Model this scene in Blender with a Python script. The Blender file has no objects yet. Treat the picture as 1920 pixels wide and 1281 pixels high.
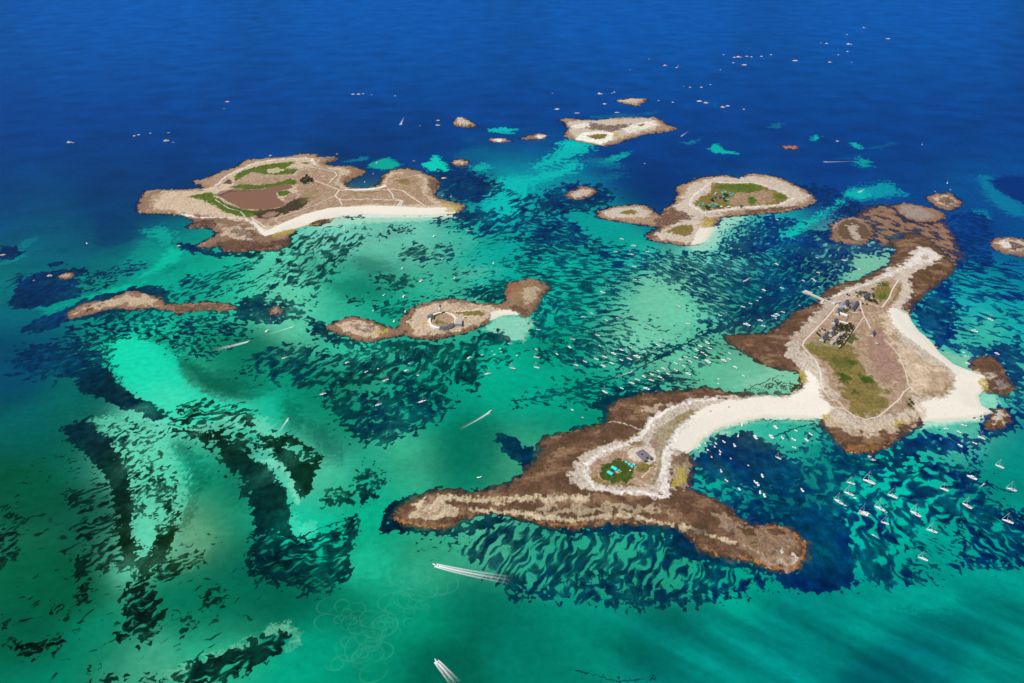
import bpy, bmesh, math, random
import numpy as np
from mathutils import Vector, Matrix
sc = bpy.context.scene
# ---- camera: an aircraft 860 m up, looking down 28 degrees
cam = bpy.data.cameras.new('camera'); cam.sensor_width = 36.; cam.lens = 36.*1600/1920; cam.clip_start = 5; cam.clip_end = 200000
camo = bpy.data.objects.new('camera', cam); sc.collection.objects.link(camo); sc.camera = camo
_pitch = math.atan((640.5+215.)/1600.)
camo.location = (0, 0, 860); camo.rotation_euler = (math.pi/2-_pitch, 0, 0)
# ---- sky and sun
SUN_EL, SUN_AZ = math.radians(58), math.radians(-92)
wd = bpy.data.worlds.new('World'); sc.world = wd; wd.use_nodes = True
nt = wd.node_tree; bg = nt.nodes['Background']; sky = nt.nodes.new('ShaderNodeTexSky')
sky.sky_type = 'NISHITA'; sky.sun_disc = False; sky.sun_elevation = SUN_EL; sky.sun_rotation = SUN_AZ
nt.links.new(sky.outputs[0], bg.inputs[0]); bg.inputs[1].default_value = .06
sl = bpy.data.lights.new('sun', 'SUN'); sl.energy = 4.0; sl.angle = math.radians(.5); sl.color = (1, .965, .91)
so = bpy.data.objects.new('sun', sl); sc.collection.objects.link(so)
sd_ = Vector((math.sin(SUN_AZ)*math.cos(SUN_EL), math.cos(SUN_AZ)*math.cos(SUN_EL), math.sin(SUN_EL)))
so.rotation_euler = sd_.to_track_quat('Z', 'Y').to_euler(); so.location = sd_*3000
sc.view_settings.view_transform = 'Standard'; sc.view_settings.look = 'None'; sc.view_settings.exposure = .1; sc.view_settings.gamma = 1
# ---------------------------------------------------------------- MAP: survey data (photo pixels -> metres on the sea plane)
import numpy as np, math
IW, IH, FPX, CX, CY, HY, ALT = 1920., 1281., 1600., 960., 640.5, -215., 860.
PITCH = math.atan((CY-HY)/FPX); SN, CS = math.sin(PITCH), math.cos(PITCH)
def P2W(px, py):
    px = np.asarray(px, float); py = np.asarray(py, float)
    v = (CY-py)/FPX; t = ALT/(SN-v*CS)
    return t*(px-CX)/FPX, t*(CS+v*SN)
def W2P(x, y):
    # inverse for z = 0
    dz = -ALT; f = y*CS-dz*SN; u = y*SN+dz*CS
    return CX+FPX*x/f, CY-FPX*u/f
def PL(s): return np.array([[float(a) for a in p.split(',')] for p in s.split()])
def PW(s):
    p = PL(s) if isinstance(s, str) else np.asarray(s, float)
    return np.stack(P2W(p[:,0], p[:,1]), 1)
def lin(c):
    c = np.asarray(c, float)/255.
    return np.where(c <= .04045, c/12.92, ((c+.055)/1.055)**2.4)
def hsh(ix, iy, s):
    h = (ix.astype(np.int64)*374761393+iy.astype(np.int64)*668265263+int(s)*974634777) & 0xffffffff
    h = ((h ^ (h >> 13))*1274126177) & 0xffffffff
    h = ((h ^ (h >> 16))*2246822519) & 0xffffffff
    return ((h ^ (h >> 15)) & 0xffff)/65535.
def gn(x, y, s=0):
    ix = np.floor(x); iy = np.floor(y); fx = x-ix; fy = y-iy
    ux = fx*fx*fx*(fx*(fx*6-15)+10); uy = fy*fy*fy*(fy*(fy*6-15)+10)
    r = []
    for dx, dy in ((0,0),(1,0),(0,1),(1,1)):
        a = hsh(ix+dx, iy+dy, s)*6.28318
        r.append(np.cos(a)*(fx-dx)+np.sin(a)*(fy-dy))
    return ((r[0]*(1-ux)+r[1]*ux)*(1-uy)+(r[2]*(1-ux)+r[3]*ux)*uy)/.25   # std about 1
def fb(x, y, s=0, o=3, g=.5):
    a = 1.; t = 0; n = 0
    for i in range(o):
        t = t+a*gn(x*2**i+17.3*i, y*2**i-9.1*i, s+i); n += a*a; a *= g
    return t/math.sqrt(n)
def ss(a, b, x):
    t = np.clip((x-a)/(b-a), 0, 1); return t*t*(3-2*t)
def sdist(x, y, poly):            # signed distance, positive inside
    x1, y1 = poly[:,0], poly[:,1]; x2, y2 = np.roll(x1,-1), np.roll(y1,-1)
    d2 = np.full(x.shape, 1e18); ins = np.zeros(x.shape, bool)
    for a, b, c, d in zip(x1, y1, x2, y2):
        ex, ey = c-a, d-b; wx, wy = x-a, y-b
        t = np.clip((wx*ex+wy*ey)/(ex*ex+ey*ey+1e-9), 0, 1)
        d2 = np.minimum(d2, (wx-t*ex)**2+(wy-t*ey)**2)
        if d != b:
            ins ^= ((b > y) != (d > y)) & (x < (c-a)*(y-b)/(d-b)+a)
    return np.sqrt(d2)*np.where(ins, 1, -1)
def ldist(x, y, line):
    d2 = np.full(x.shape, 1e18)
    for (a, b), (c, d) in zip(line[:-1], line[1:]):
        ex, ey = c-a, d-b; wx, wy = x-a, y-b
        t = np.clip((wx*ex+wy*ey)/(ex*ex+ey*ey+1e-9), 0, 1)
        d2 = np.minimum(d2, (wx-t*ex)**2+(wy-t*ey)**2)
    return np.sqrt(d2)
def mpp(px, py): return ALT/((py-HY)*CS)       # metres per photo pixel there
def crop(x, y, poly, m):
    return (x > poly[:,0].min()-m) & (x < poly[:,0].max()+m) & (y > poly[:,1].min()-m) & (y < poly[:,1].max()+m)

# ---- land outlines
ISL = {
'loch': "259,386 270,361 280,357 300,356 350,356 385,352 375,346 360,342 367,338 390,335 400,329 422,320 447,313 451,308 462,300 480,299 494,298 503,296 525,296 547,293 564,289 594,290 597,295 609,295 625,294 634,297 630,300 619,303 606,308 622,312 658,312 670,316 686,321 678,328 664,334 655,340 645,346 652,352 665,353 689,353 705,350 715,341 720,328 735,320 745,317 770,317 792,324 812,332 822,340 822,352 812,366 830,375 855,380 870,386 867,394 850,401 810,404 730,404 680,402 642,405 620,413 600,422 575,424 555,430 540,445 542,460 515,470 480,468 445,474 422,471 415,462 385,465 367,462 380,455 400,445 410,436 390,426 355,428 352,425 370,415 355,410 345,405 310,401 272,401 259,397",
'drenec': "1267,352 1285,345 1310,335 1330,332 1350,330 1370,330 1385,337 1395,330 1410,326 1440,329 1465,335 1490,347 1515,360 1529,372 1525,382 1502,390 1475,397 1440,400 1425,401 1395,403 1370,405 1350,408 1345,415 1338,426 1331,440 1322,454 1297,462 1282,460 1255,455 1225,452 1212,443 1222,435 1240,428 1230,425 1200,421 1165,416 1140,411 1122,407 1122,397 1150,389 1180,385 1210,385 1222,392 1230,403 1242,404 1247,392 1257,387 1267,382 1266,375 1272,365",
'fort': "752,604 756,596 769,580 792,570 813,566 834,562 860,562 879,566 897,570 918,570 940,572 950,562 948,548 955,532 970,528 987,524 1010,525 1030,540 1018,552 1006,575 996,590 980,595 965,590 940,592 920,602 897,614 876,623 855,628 834,633 813,636 782,634 769,632 760,624 748,616",
'fortwest': "610,615 630,605 650,595 665,595 690,600 710,608 737,616 754,617 762,622 758,630 742,630 720,635 695,640 675,639 640,627 620,620",
'longreef': "126,596 127,587 155,570 175,565 195,565 220,555 240,546 252,547 270,550 300,560 312,571 350,570 390,566 425,570 442,577 425,584 375,582 337,587 310,581 287,576 250,581 220,578 190,583 160,592 132,598",
'horn': "1047,226 1060,222 1100,226 1120,226 1150,222 1167,220 1210,221 1227,220 1240,227 1255,237 1270,241 1255,246 1225,249 1200,255 1175,262 1155,270 1132,275 1110,270 1085,265 1060,257 1060,250 1067,245 1062,237 1060,230",
'flat': "1154,189 1185,184 1195,186 1212,185 1210,190 1192,199 1172,194",
'crag': "851,232 855,225 867,221 877,227 894,235 880,240 857,237",
'slim': "917,263 930,259 945,260 958,264 940,267 925,267",
'comma': "976,261 990,256 1010,250 1026,254 1022,260 1005,262 990,262",
'knob': "846,304 855,300 866,299 881,306 867,312 855,310",
'rust': "1465,275 1480,273 1497,276 1490,280 1472,279",
'heart': "1059,367 1067,359 1080,356 1092,349 1110,352 1121,359 1110,367 1085,375 1067,371",
'eye': "1737,370 1750,365 1780,362 1795,372 1805,381 1785,395 1765,392 1745,380",
'grey': "1680,387 1695,380 1720,385 1745,390 1765,397 1772,408 1755,415 1730,417 1705,412 1685,399",
'round': "1559,422 1572,414 1600,406 1620,412 1637,430 1635,447 1615,461 1580,455 1557,450 1562,435",
'edge': "1857,456 1870,446 1900,445 1930,452 1940,468 1920,482 1890,477 1862,467",
'stub': "1846,797 1858,788 1862,770 1880,766 1892,775 1893,790 1880,801 1862,806 1848,803",
'dot': "507,584 511,577 520,575 529,579 530,586 520,590 510,589",
'twin': "108,520 115,514 130,511 137,515 132,522 118,524",
'reef': "1608,405 1622,392 1650,385 1685,384 1700,392 1690,405 1705,415 1740,420 1762,415 1778,425 1790,450 1800,478 1792,500 1778,492 1765,470 1745,455 1720,440 1700,436 1678,445 1672,462 1655,462 1640,448 1636,425 1622,415",
'main': "1665,452 1690,450 1705,437 1735,445 1755,462 1775,480 1790,500 1782,512 1762,530 1745,542 1722,560 1712,572 1705,585 1706,597 1720,618 1745,640 1762,662 1787,682 1810,692 1822,695 1825,677 1840,669 1862,670 1880,690 1897,730 1887,742 1865,738 1845,735 1834,742 1840,760 1860,772 1850,780 1815,784 1765,787 1732,790 1725,797 1705,808 1680,825 1655,842 1615,851 1585,845 1575,832 1560,815 1540,795 1536,785 1515,783 1440,781 1385,791 1350,802 1318,822 1305,838 1292,850 1297,865 1295,885 1293,905 1285,917 1315,927 1350,942 1370,957 1385,975 1410,984 1440,986 1475,987 1495,1002 1515,1025 1513,1037 1507,1052 1490,1070 1477,1074 1440,1066 1397,1050 1360,1046 1317,1033 1308,1022 1290,1005 1272,990 1210,981 1135,982 1085,990 1035,987 985,973 955,965 920,960 895,965 870,975 835,991 805,991 755,982 735,971 750,950 790,930 820,920 855,920 890,925 905,920 955,910 980,890 1000,870 1018,845 1012,830 1030,820 1065,812 1100,802 1135,795 1142,780 1146,762 1165,749 1210,738 1260,735 1310,730 1330,728 1345,733 1365,737 1400,741 1440,741 1470,742 1497,730 1503,712 1497,697 1470,692 1440,687 1420,675 1405,665 1380,650 1360,637 1362,631 1397,628 1440,627 1465,612 1480,597 1490,585 1515,577 1533,570 1545,553 1555,542 1580,532 1610,527 1630,515 1660,502 1672,490 1670,480 1684,473 1676,462",
}
HMAX = {'loch':7,'drenec':6,'fort':7,'fortwest':4,'longreef':3.,'main':6,'horn':6,'flat':5,'crag':13,'grey':1.5,'reef':.7,'eye':5,'round':3,'stub':7,'dot':4}
COL = dict(cream=(230,212,176), tan=(218,196,168), pale=(216,202,184), sand=(244,237,222), white=(236,229,220), brown=(102,73,55), dbrown=(76,50,40), heath=(172,142,118), olive=(130,115,60),
  green=(84,106,32), dgreen=(66,86,26), mud=(138,100,82), yellow=(188,170,66), orange=(188,128,72), rust=(150,84,58), lilac=(162,126,112), grey=(165,155,150), path=(236,226,212), marsh=(72,60,42))
# zone: (island, 'p'oly or 'l'ine, data, colour, alpha, softness m / line width px, edge noise m, roughness 0..1)
Z = [
('loch','p',"280,392 285,368 310,362 380,360 410,352 440,322 480,306 520,300 590,298 600,315 640,318 660,325 640,345 660,360 705,358 735,325 790,330 808,345 800,365 830,385 860,390 850,398 600,412 500,440 475,425 430,413 370,405 300,396",'tan',1,8,8,.5),
('loch','p',"545,332 560,322 590,312 640,325 628,345 640,356 665,362 705,360 722,352 735,330 770,326 795,340 790,360 805,380 815,388 700,386 640,391 590,400 545,416 505,430 488,425 462,412 430,402 470,400 560,372 555,350",'heath',1,5,6,.15),
('loch','p',"350,405 380,408 440,414 478,425 488,445 540,446 542,460 515,470 480,468 445,474 422,471 400,462 372,460 400,445 415,433 395,424 360,424",'brown',.62,9,16,1),
('loch','p',"420,430 450,425 480,440 470,455 430,450 415,445",'tan',.8,9,12,.8),
('loch','p',"610,300 632,296 625,300 612,306",'brown',.8,5,8,1),
('loch','p',"650,313 684,321 676,327 662,334 655,328",'rust',.6,6,9,1),
('loch','p',"575,424 600,412 618,411 612,419 590,427",'dbrown',1,3,4,.8),
('loch','p',"425,362 440,345 438,336 452,326 500,315 560,318 545,342 560,345 550,354 505,360 430,366",'heath',.8,4,6,.1),
('loch','p',"440,345 441,332 455,323 480,316 487,314 520,309 551,306 552,310 536,318 545,321 560,321 552,329 520,332 495,330 472,326 455,336",'green',1,3,4,.1),
('loch','p',"563,308 578,307 581,309 572,311",'green',.9,3,3,.1),
('loch','p',"432,354 455,348 480,351 520,346 545,338 556,343 556,350 540,349 505,356 470,359 440,357",'green',1,3,4,.1),
('loch','p',"350,373 395,363 403,372 425,387 455,397 487,400 485,405 470,411 455,411 425,403 395,385 372,377",'green',1,3,4,.1),
('loch','p',"519,364 538,360 548,365 535,371 522,372",'green',1,3,3,.1),
('loch','p',"476,400 530,393 545,380 562,375 580,375 580,381 568,394 540,403 500,415 482,412",'marsh',1,3,5,.2),
('loch','p',"490,410 505,401 525,402 515,410 498,414",'lilac',.9,3,4,.1),
('loch','p',"530,377 545,366 558,366 558,374 540,381",'lilac',.9,3,4,.1),
('loch','p',"419,347 430,338 436,344 433,349",'dbrown',.9,3,3,.1),
('loch','p',"478,425 472,413 490,431 500,437 530,422 570,406 620,393 700,389 800,393 850,392 852,400 810,404 730,404 680,402 642,405 600,414 555,428 520,440 497,447 487,440",'sand',1,3,1,0),
('loch','p',"642,357 665,356 710,353 722,348 724,353 700,359 665,361",'sand',1,3,2,0),
('loch','p',"505,446 540,432 590,420 600,421 560,436 525,446",'yellow',.7,4,6,.5),
('loch','p',"825,388 850,383 868,388 862,396 840,399",'yellow',.75,5,8,.8),
('loch','p',"530,451 545,447 542,460 520,466 500,466 505,456",'dbrown',.8,5,6,.8),
('loch','l',"383,358 402,354 412,345 424,334 445,324 470,312 505,304 540,300 585,300 590,312",'white',.8,5,3,.2),
('loch','l',"340,402 372,410 430,412 462,414 480,428 497,438",'white',.85,5,3,.2),
('loch','l',"585,317 605,320 628,326 632,332 624,339 618,346",'path',.9,2.2,0,0),
('loch','l',"550,332 558,325 570,320 588,316",'path',.9,2,0,0),
('loch','l',"590,342 612,350 637,359 629,370 633,376 645,379 690,377 735,379 752,380 745,391",'path',1,2.4,0,0),
('loch','l',"637,359 660,364 700,361 735,358 755,361 770,372 795,388",'path',1,2.4,0,0),
('loch','l',"727,358 736,368 738,376 755,380 750,392",'path',1,2.2,0,0),
('loch','l',"636,377 642,389",'path',1,1.8,0,0),
('loch','l',"629,370 590,389 560,400 520,412 517,418 525,421",'path',.8,1.6,0,0),
('loch','l',"472,412 498,430 520,427",'path',1,2,0,0),
('loch','l',"404,378 430,395 450,399 460,410",'path',.9,1.8,0,0),
('loch','l',"405,366 425,353 440,347",'path',.8,1.8,0,0),
('loch','l',"425,361 460,360 492,358",'white',.9,1.8,1,.5),
('loch','p',"455,372 470,362 500,360 520,352 546,346 552,352 535,360 520,362 500,366 470,368",'mud',0,2,1,0),
('loch','p',"400,370 418,361 445,358 500,356 470,362 430,364 412,372",'dbrown',.6,2,2,.2),
('loch','p',"405,372 420,382 455,396 480,400 500,398 480,405 450,400 415,386",'dgreen',.7,2.5,2,.1),
('loch','p',"352,418 380,414 408,420 402,430 380,428 360,427",'dbrown',.9,5,8,1),
('loch','p',"430,430 470,434 490,446 470,450 440,444",'dbrown',.7,5,8,1),
('loch','p',"400,462 430,452 470,456 500,458 515,468 480,470 440,474",'dbrown',.75,5,8,1),
('loch','p',"262,380 285,362 310,358 300,372 285,395 262,396",'brown',.5,5,8,1),
('longreef','p',"155,580 170,572 182,572 178,580 162,586",'dbrown',.9,4,5,1),
('longreef','p',"240,562 270,558 295,568 270,574 245,570",'yellow',.35,6,6,.5),
('fort','p',"755,602 772,582 795,572 812,570 790,582 776,600 770,618",'brown',.8,5,7,.9),
('fort','p',"782,634 834,630 876,620 915,603 897,614 855,628 813,637",'dbrown',.7,5,5,.9),
('main','p',"1570,845 1600,838 1650,838 1655,845 1615,852",'orange',.5,5,6,.9),
('loch','p',"700,345 715,342 712,330 722,326 716,350",'brown',.9,4,6,.9),
('loch','p',"805,335 822,340 824,352 812,362 800,352",'brown',.85,4,7,.9),
('loch','p',"640,330 665,335 650,348 668,353 648,352 640,342",'brown',.7,4,7,.9),
('loch','p',"740,340 765,338 772,346 755,352",'olive',.8,3,4,.1),
('loch','p',"650,360 690,361 720,360 700,366 655,366",'olive',.55,3,4,.1),
('loch','p',"560,372 585,350 600,360 590,378 565,386",'olive',.35,8,8,.1),
('loch','p',"445,350 480,348 520,345 540,336 520,334 480,340 450,344",'heath',.85,4,5,.1),
('loch','p',"500,322 520,318 535,322 520,328 505,328",'tan',.8,3,4,.1),
('drenec','p',"1278,372 1290,350 1320,340 1350,335 1400,332 1450,335 1490,352 1518,368 1515,378 1470,392 1400,396 1350,402 1330,412 1300,415 1260,400 1268,385",'pale',1,8,10,.6),
('drenec','p',"1130,400 1150,392 1200,390 1222,400 1215,410 1165,411 1140,407",'pale',1,6,6,.6),
('drenec','p',"1235,406 1258,390 1285,402 1300,412 1285,420 1258,426 1240,428 1246,440 1225,450 1212,443 1225,433",'brown',.95,6,8,.7),
('drenec','p',"1228,440 1250,430 1280,415 1310,415 1335,420 1318,445 1290,459 1262,452 1235,450",'pale',1,5,5,.5),
('drenec','p',"1335,346 1376,347 1409,346 1429,351 1447,359 1468,366 1480,374 1468,382 1453,387 1415,388 1384,390 1363,393 1337,396 1319,398 1300,384 1311,373 1331,364",'olive',1,4,5,.1),
('drenec','p',"1385,363 1445,360 1452,380 1425,387 1370,388 1365,378",'heath',.75,6,6,.1),
('drenec','p',"1336,357 1350,351 1376,349 1410,349 1428,353 1425,360 1405,365 1380,362 1360,359",'green',1,4,5,.1),
('drenec','p',"1402,372 1415,373 1420,380 1414,387 1403,385",'green',1,4,4,.1),
('drenec','p',"1452,367 1465,367 1476,375 1455,377",'green',1,4,4,.1),
('drenec','p',"1247,437 1270,426 1297,424 1301,434 1287,447 1265,442",'olive',1,4,4,.1),
('drenec','p',"1162,401 1182,395 1195,400 1190,405 1170,405",'olive',1,4,4,.1),
('drenec','p',"1313,420 1336,407 1341,417 1322,427 1310,426",'yellow',.9,4,6,.8),
('drenec','p',"1296,459 1305,440 1312,430 1338,427 1330,441 1320,455",'sand',1,6,2,0),
('drenec','l',"1333,345 1300,370 1292,386 1318,402 1345,398 1385,393 1415,391 1458,388 1485,376 1470,364 1432,351 1410,345 1376,346 1333,345",'white',.75,5,3,.3),
('drenec','p',"1394,397 1420,394 1470,390 1500,387 1470,396 1425,400 1400,402",'brown',.95,4,4,.5),
('fort','p',"768,600 775,588 800,575 840,568 880,572 915,576 935,582 925,597 895,609 860,621 820,628 785,628 770,618",'tan',1,5,7,.6),
('fort','p',"845,590 870,588 900,587 912,590 906,595 878,596",'olive',1,3,3,.1),
('fort','p',"845,570 880,575 910,578 915,585 880,582 850,580",'heath',.6,6,8,.5),
('fort','l',"850,589 875,588 900,583 915,585 920,592",'sand',.8,3,2,.2),
('fort','p',"806,590 835,586 856,598 855,612 835,618 812,613",'heath',.9,4,3,.1),
('fort','p',"815,604 830,606 845,612 830,614 816,610",'olive',.9,3,3,.1),
('fort','p',"788,608 800,602 800,612 790,614",'yellow',.4,4,4,.3),
('fort','p',"964,560 972,545 985,534 1005,535 1015,545 1000,562 992,580 975,582 962,575",'olive',.5,7,8,.6),
('fort','p',"980,548 1000,537 1014,545 1005,560 992,575 982,565",'tan',.7,6,8,.5),
('fort','p',"950,576 975,578 992,584 980,594 962,590",'brown',.9,5,5,.8),
('fort','p',"920,588 935,584 955,583 972,588 965,594 940,596 920,600",'sand',1,4,2,0),
('fort','p',"952,534 975,530 978,540 960,550 950,555",'rust',.7,4,6,.9),
('fortwest','p',"632,612 650,603 680,604 705,614 718,625 700,635 670,630 645,622",'tan',1,5,5,.6),
('fortwest','p',"650,612 670,609 695,612 708,620 690,626 665,620",'brown',.75,5,6,.8),
('fortwest','p',"670,612 690,614 700,622 685,622",'pale',.8,4,5,.6),
('fortwest','p',"702,620 725,620 728,626 708,627",'yellow',.9,3,4,.5),
('longreef','p',"135,590 160,575 195,570 240,552 275,556 300,570 270,575 220,573 185,578 155,587",'tan',.8,5,10,.9),
('longreef','p',"310,574 350,574 400,572 430,576 400,580 340,584",'marsh',.7,5,6,.9),
('horn','p',"1058,232 1110,226 1160,225 1220,223 1240,234 1225,245 1180,256 1130,270 1080,260 1068,250 1072,240",'pale',.9,8,10,.6),
('horn','p',"1108,232 1140,238 1185,234 1175,243 1145,250 1100,244 1100,238",'dbrown',.85,6,8,.7),
('horn','p',"1070,238 1100,232 1108,240 1080,243",'sand',.8,6,6,.3),
('horn','p',"1080,262 1090,252 1130,248 1150,252 1148,264 1130,272 1105,267",'sand',1,6,5,.2),
('horn','p',"1100,257 1120,254 1138,254 1135,262 1115,264",'olive',1,4,4,.1),
('horn','p',"1165,245 1195,233 1225,228 1232,238 1200,246 1180,252",'sand',.7,6,6,.3),
('horn','p',"1195,238 1205,234 1210,236 1203,240",'olive',1,4,3,.1),
('horn','p',"1150,252 1162,250 1158,258 1150,260",'yellow',.8,4,4,.3),
('flat','p',"1158,189 1185,185 1205,187 1192,196 1172,193",'tan',1,6,8,.8),
('crag','p',"853,234 857,226 867,223 876,229 888,235 876,238",'pale',1,5,10,1),
('slim','p',"925,263 935,261 946,263 935,266",'sand',1,6,4,.3),
('comma','p',"1003,257 1012,253 1022,255 1012,260",'sand',.8,6,5,.4),
('knob','p',"849,305 860,301 875,306 866,310",'tan',.9,6,8,.7),
('heart','p',"1070,367 1078,360 1092,355 1112,358 1105,366 1085,372",'pale',.9,5,6,.5),
('eye','p',"1748,372 1775,366 1797,380 1780,388 1760,384",'tan',.9,6,7,.6),
('eye','p',"1760,373 1780,371 1792,380 1775,387 1762,381",'dbrown',.9,5,5,.7),
('grey','p',"1685,392 1700,387 1725,390 1750,403 1748,410 1725,414 1700,407",'grey',.8,6,10,.7),
('round','p',"1568,430 1575,417 1600,411 1625,425 1632,442 1612,455 1585,450 1570,440",'marsh',.7,8,6,.3),
('round','p',"1590,424 1605,422 1608,440 1618,452 1602,450 1592,436",'pale',.75,5,6,.6),
('round','l',"1560,432 1568,420 1585,413 1600,410 1620,416",'grey',.8,4,3,.3),
('edge','p',"1867,457 1880,449 1910,452 1928,462 1915,474 1890,472",'pale',.8,5,6,.5),
('edge','p',"1875,460 1900,455 1922,465 1905,472 1885,468",'dbrown',.9,5,4,.5),
('edge','p',"1872,458 1882,453 1893,458 1895,468 1880,467",'white',1,4,4,.8),
('stub','p',"1860,788 1868,774 1880,770 1888,780 1884,794 1868,797",'pale',1,4,7,1),
('dot','p',"511,584 514,579 522,578 526,583 518,587",'grey',.9,3,4,.7),
('twin','p',"113,519 122,514 132,514 128,520",'tan',.9,4,5,.7),
('main','p',"1245,937 1185,932 1110,926 1080,915 1067,892 1083,870 1100,852 1135,837 1175,829 1200,813 1215,795 1235,777 1255,765 1310,750 1370,745 1440,741 1470,745 1500,732 1512,717 1508,700 1490,684 1473,670 1473,650 1484,636 1502,618 1522,597 1540,577 1557,563 1575,548 1590,539 1615,533 1655,517 1675,506 1705,494 1712,472 1735,464 1765,482 1752,497 1718,512 1703,527 1708,555 1700,572 1702,590 1720,620 1745,640 1762,662 1787,682 1810,692 1850,703 1852,722 1834,742 1840,760 1860,772 1850,780 1815,784 1765,787 1732,790 1728,778 1705,791 1660,806 1630,816 1600,811 1565,797 1540,779 1515,784 1440,781 1385,791 1350,802 1318,822 1300,842 1275,855 1258,862 1256,905 1258,935",'pale',1,5,6,.5),
('main','p',"1480,640 1520,610 1545,575 1575,560 1620,540 1665,525 1690,535 1695,560 1675,575 1655,600 1660,640 1640,660 1520,660 1500,655",'heath',.5,10,8,.2),
('main','p',"1500,655 1530,620 1560,587 1600,562 1640,545 1672,524 1688,530 1684,560 1663,585 1668,612 1690,650 1730,680 1770,702 1786,725 1775,742 1735,749 1707,745 1712,765 1700,775 1650,786 1620,792 1590,781 1556,762 1541,740 1546,710 1531,682 1506,664",'heath',.95,5,5,.15),
('main','p',"1672,640 1700,652 1742,680 1782,710 1785,728 1765,744 1730,747 1706,735 1696,702 1682,672 1668,655 1660,620 1650,590 1662,585 1672,612",'tan',.8,8,8,.15),
('main','p',"1725,740 1765,735 1782,715 1786,726 1772,742 1735,749",'olive',.6,5,6,.1),
('main','p',"1625,640 1655,625 1668,650 1682,690 1692,722 1652,718 1630,685",'lilac',.8,9,9,.1),
('main','p',"1505,652 1540,648 1590,652 1612,680 1626,708 1650,728 1662,760 1650,780 1612,786 1587,770 1580,740 1570,712 1550,682 1520,668",'olive',.95,7,7,.1),
('main','p',"1572,702 1590,705 1593,718 1582,725 1570,716",'dgreen',1,5,5,.1),
('main','p',"1607,708 1632,710 1640,721 1625,725 1610,718",'dgreen',1,5,5,.1),
('main','p',"1588,678 1608,682 1604,690 1592,688",'dgreen',.9,5,4,.1),
('main','p',"1555,672 1580,670 1600,690 1590,702 1565,690",'dgreen',.55,6,5,.1),
('main','p',"1592,735 1605,735 1608,742 1595,742",'dgreen',.8,5,4,.1),
('main','p',"1585,632 1602,628 1606,645 1592,650 1584,645",'dgreen',.9,5,5,.1),
('main','p',"1658,735 1670,735 1668,745 1658,744",'green',.8,4,4,.1),
('main','p',"1640,545 1655,530 1668,535 1672,552 1662,566 1650,568 1635,560",'olive',1,4,4,.1),
('main','p',"1645,558 1663,552 1662,566 1650,568",'green',1,4,4,.1),
('main','p',"1643,538 1655,531 1664,538 1655,544",'dgreen',.9,4,4,.1),
('main','p',"1630,545 1636,543 1641,546 1635,548",'dbrown',.9,2,1,.1),
('main','p',"1512,654 1530,635 1560,645 1590,650 1572,658 1540,658",'green',.4,6,5,.1),
('main','p',"1664,575 1673,565 1685,540 1688,530 1690,545 1682,562 1672,575",'olive',.9,3,2,.1),
('main','p',"1705,745 1713,760 1706,770 1698,765",'dgreen',.6,4,5,.3),
('main','p',"1680,475 1700,480 1725,470 1745,475 1770,490 1740,510 1722,530 1715,560 1722,560 1760,530 1785,512 1788,498 1755,465 1735,446 1705,437 1670,455",'brown',0,5,5,.5),
('main','p',"1712,470 1735,466 1762,483 1745,495 1715,500 1690,508 1660,520 1655,515 1700,495",'white',.7,9,10,.3),
('main','p',"1725,484 1738,482 1742,488 1730,491",'olive',.6,4,3,.1),
('main','l',"1560,560 1600,545 1640,530 1680,512 1710,497",'white',.7,7,4,.3),
('main','p',"1683,505 1692,505 1702,530 1705,560 1690,575 1668,578 1680,568 1692,545",'pale',.9,5,4,.5),
('main','p',"1690,578 1700,566 1712,562 1705,582 1690,586",'dbrown',.85,5,5,1),
('main','p',"1285,850 1256,845 1265,815 1290,790 1320,768 1370,752 1440,744 1475,747 1505,732 1514,716 1508,696 1520,700 1535,720 1538,750 1560,768 1545,785 1515,784 1440,781 1385,791 1350,802 1318,822 1302,840",'sand',1,5,3,0),
('main','p',"1664,584 1680,580 1703,592 1720,620 1745,640 1787,682 1822,698 1845,708 1846,722 1834,742 1840,760 1860,772 1815,784 1732,790 1714,766 1730,756 1770,750 1787,736 1791,705 1770,685 1720,650 1682,622 1668,602",'sand',1,5,3,0),
('main','p',"1703,592 1720,620 1745,640 1787,682 1822,698 1815,697 1780,685 1740,650 1712,620",'tan',.25,4,2,0),
('main','l',"1668,590 1672,610 1700,640 1740,668 1780,695 1789,705",'pale',.8,2.5,2,.3),
('main','l',"1247,936 1200,929 1150,927 1115,917 1098,895 1104,872 1130,850 1180,836 1205,820 1225,790 1262,768 1300,757 1340,752",'white',.95,8,3,.1),
('main','l',"1252,936 1246,900 1247,870 1252,845 1275,812 1300,785",'white',.95,9,3,.1),
('main','p',"1235,850 1262,850 1250,880 1248,930 1238,925 1236,900",'white',.8,4,4,.1),
('main','p',"1103,890 1112,870 1140,856 1180,845 1204,830 1206,838 1190,850 1200,856 1232,872 1229,892 1222,910 1206,917 1140,916 1114,909",'heath',1,3,3,.1),
('main','p',"1104,892 1115,900 1140,910 1190,912 1206,917 1140,917 1113,910",'olive',.8,3,3,.1),
('main','p',"1125,887 1131,876 1150,868 1170,867 1184,880 1190,895 1180,908 1150,911 1128,903",'dgreen',1,3,3,.1),
('main','p',"1190,876 1208,873 1226,873 1224,884 1212,890 1203,892 1192,885",'olive',1,3,2,.1),
('main','p',"1176,836 1192,834 1204,830 1200,838 1182,840",'olive',.9,3,2,.1),
('main','p',"1178,848 1200,842 1232,845 1236,870 1215,875 1188,868 1176,858",'pale',1,3,2,.1),
('main','l',"1222,880 1212,892 1203,900",'tan',.9,3,1,.1),
('main','p',"1263,790 1285,775 1308,771 1300,782 1285,793 1270,800",'olive',.75,3,3,.1),
('main','p',"1218,838 1236,803 1262,790 1277,797 1256,822 1240,852 1233,872 1226,860 1230,845",'olive',.55,3,3,.1),
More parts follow.
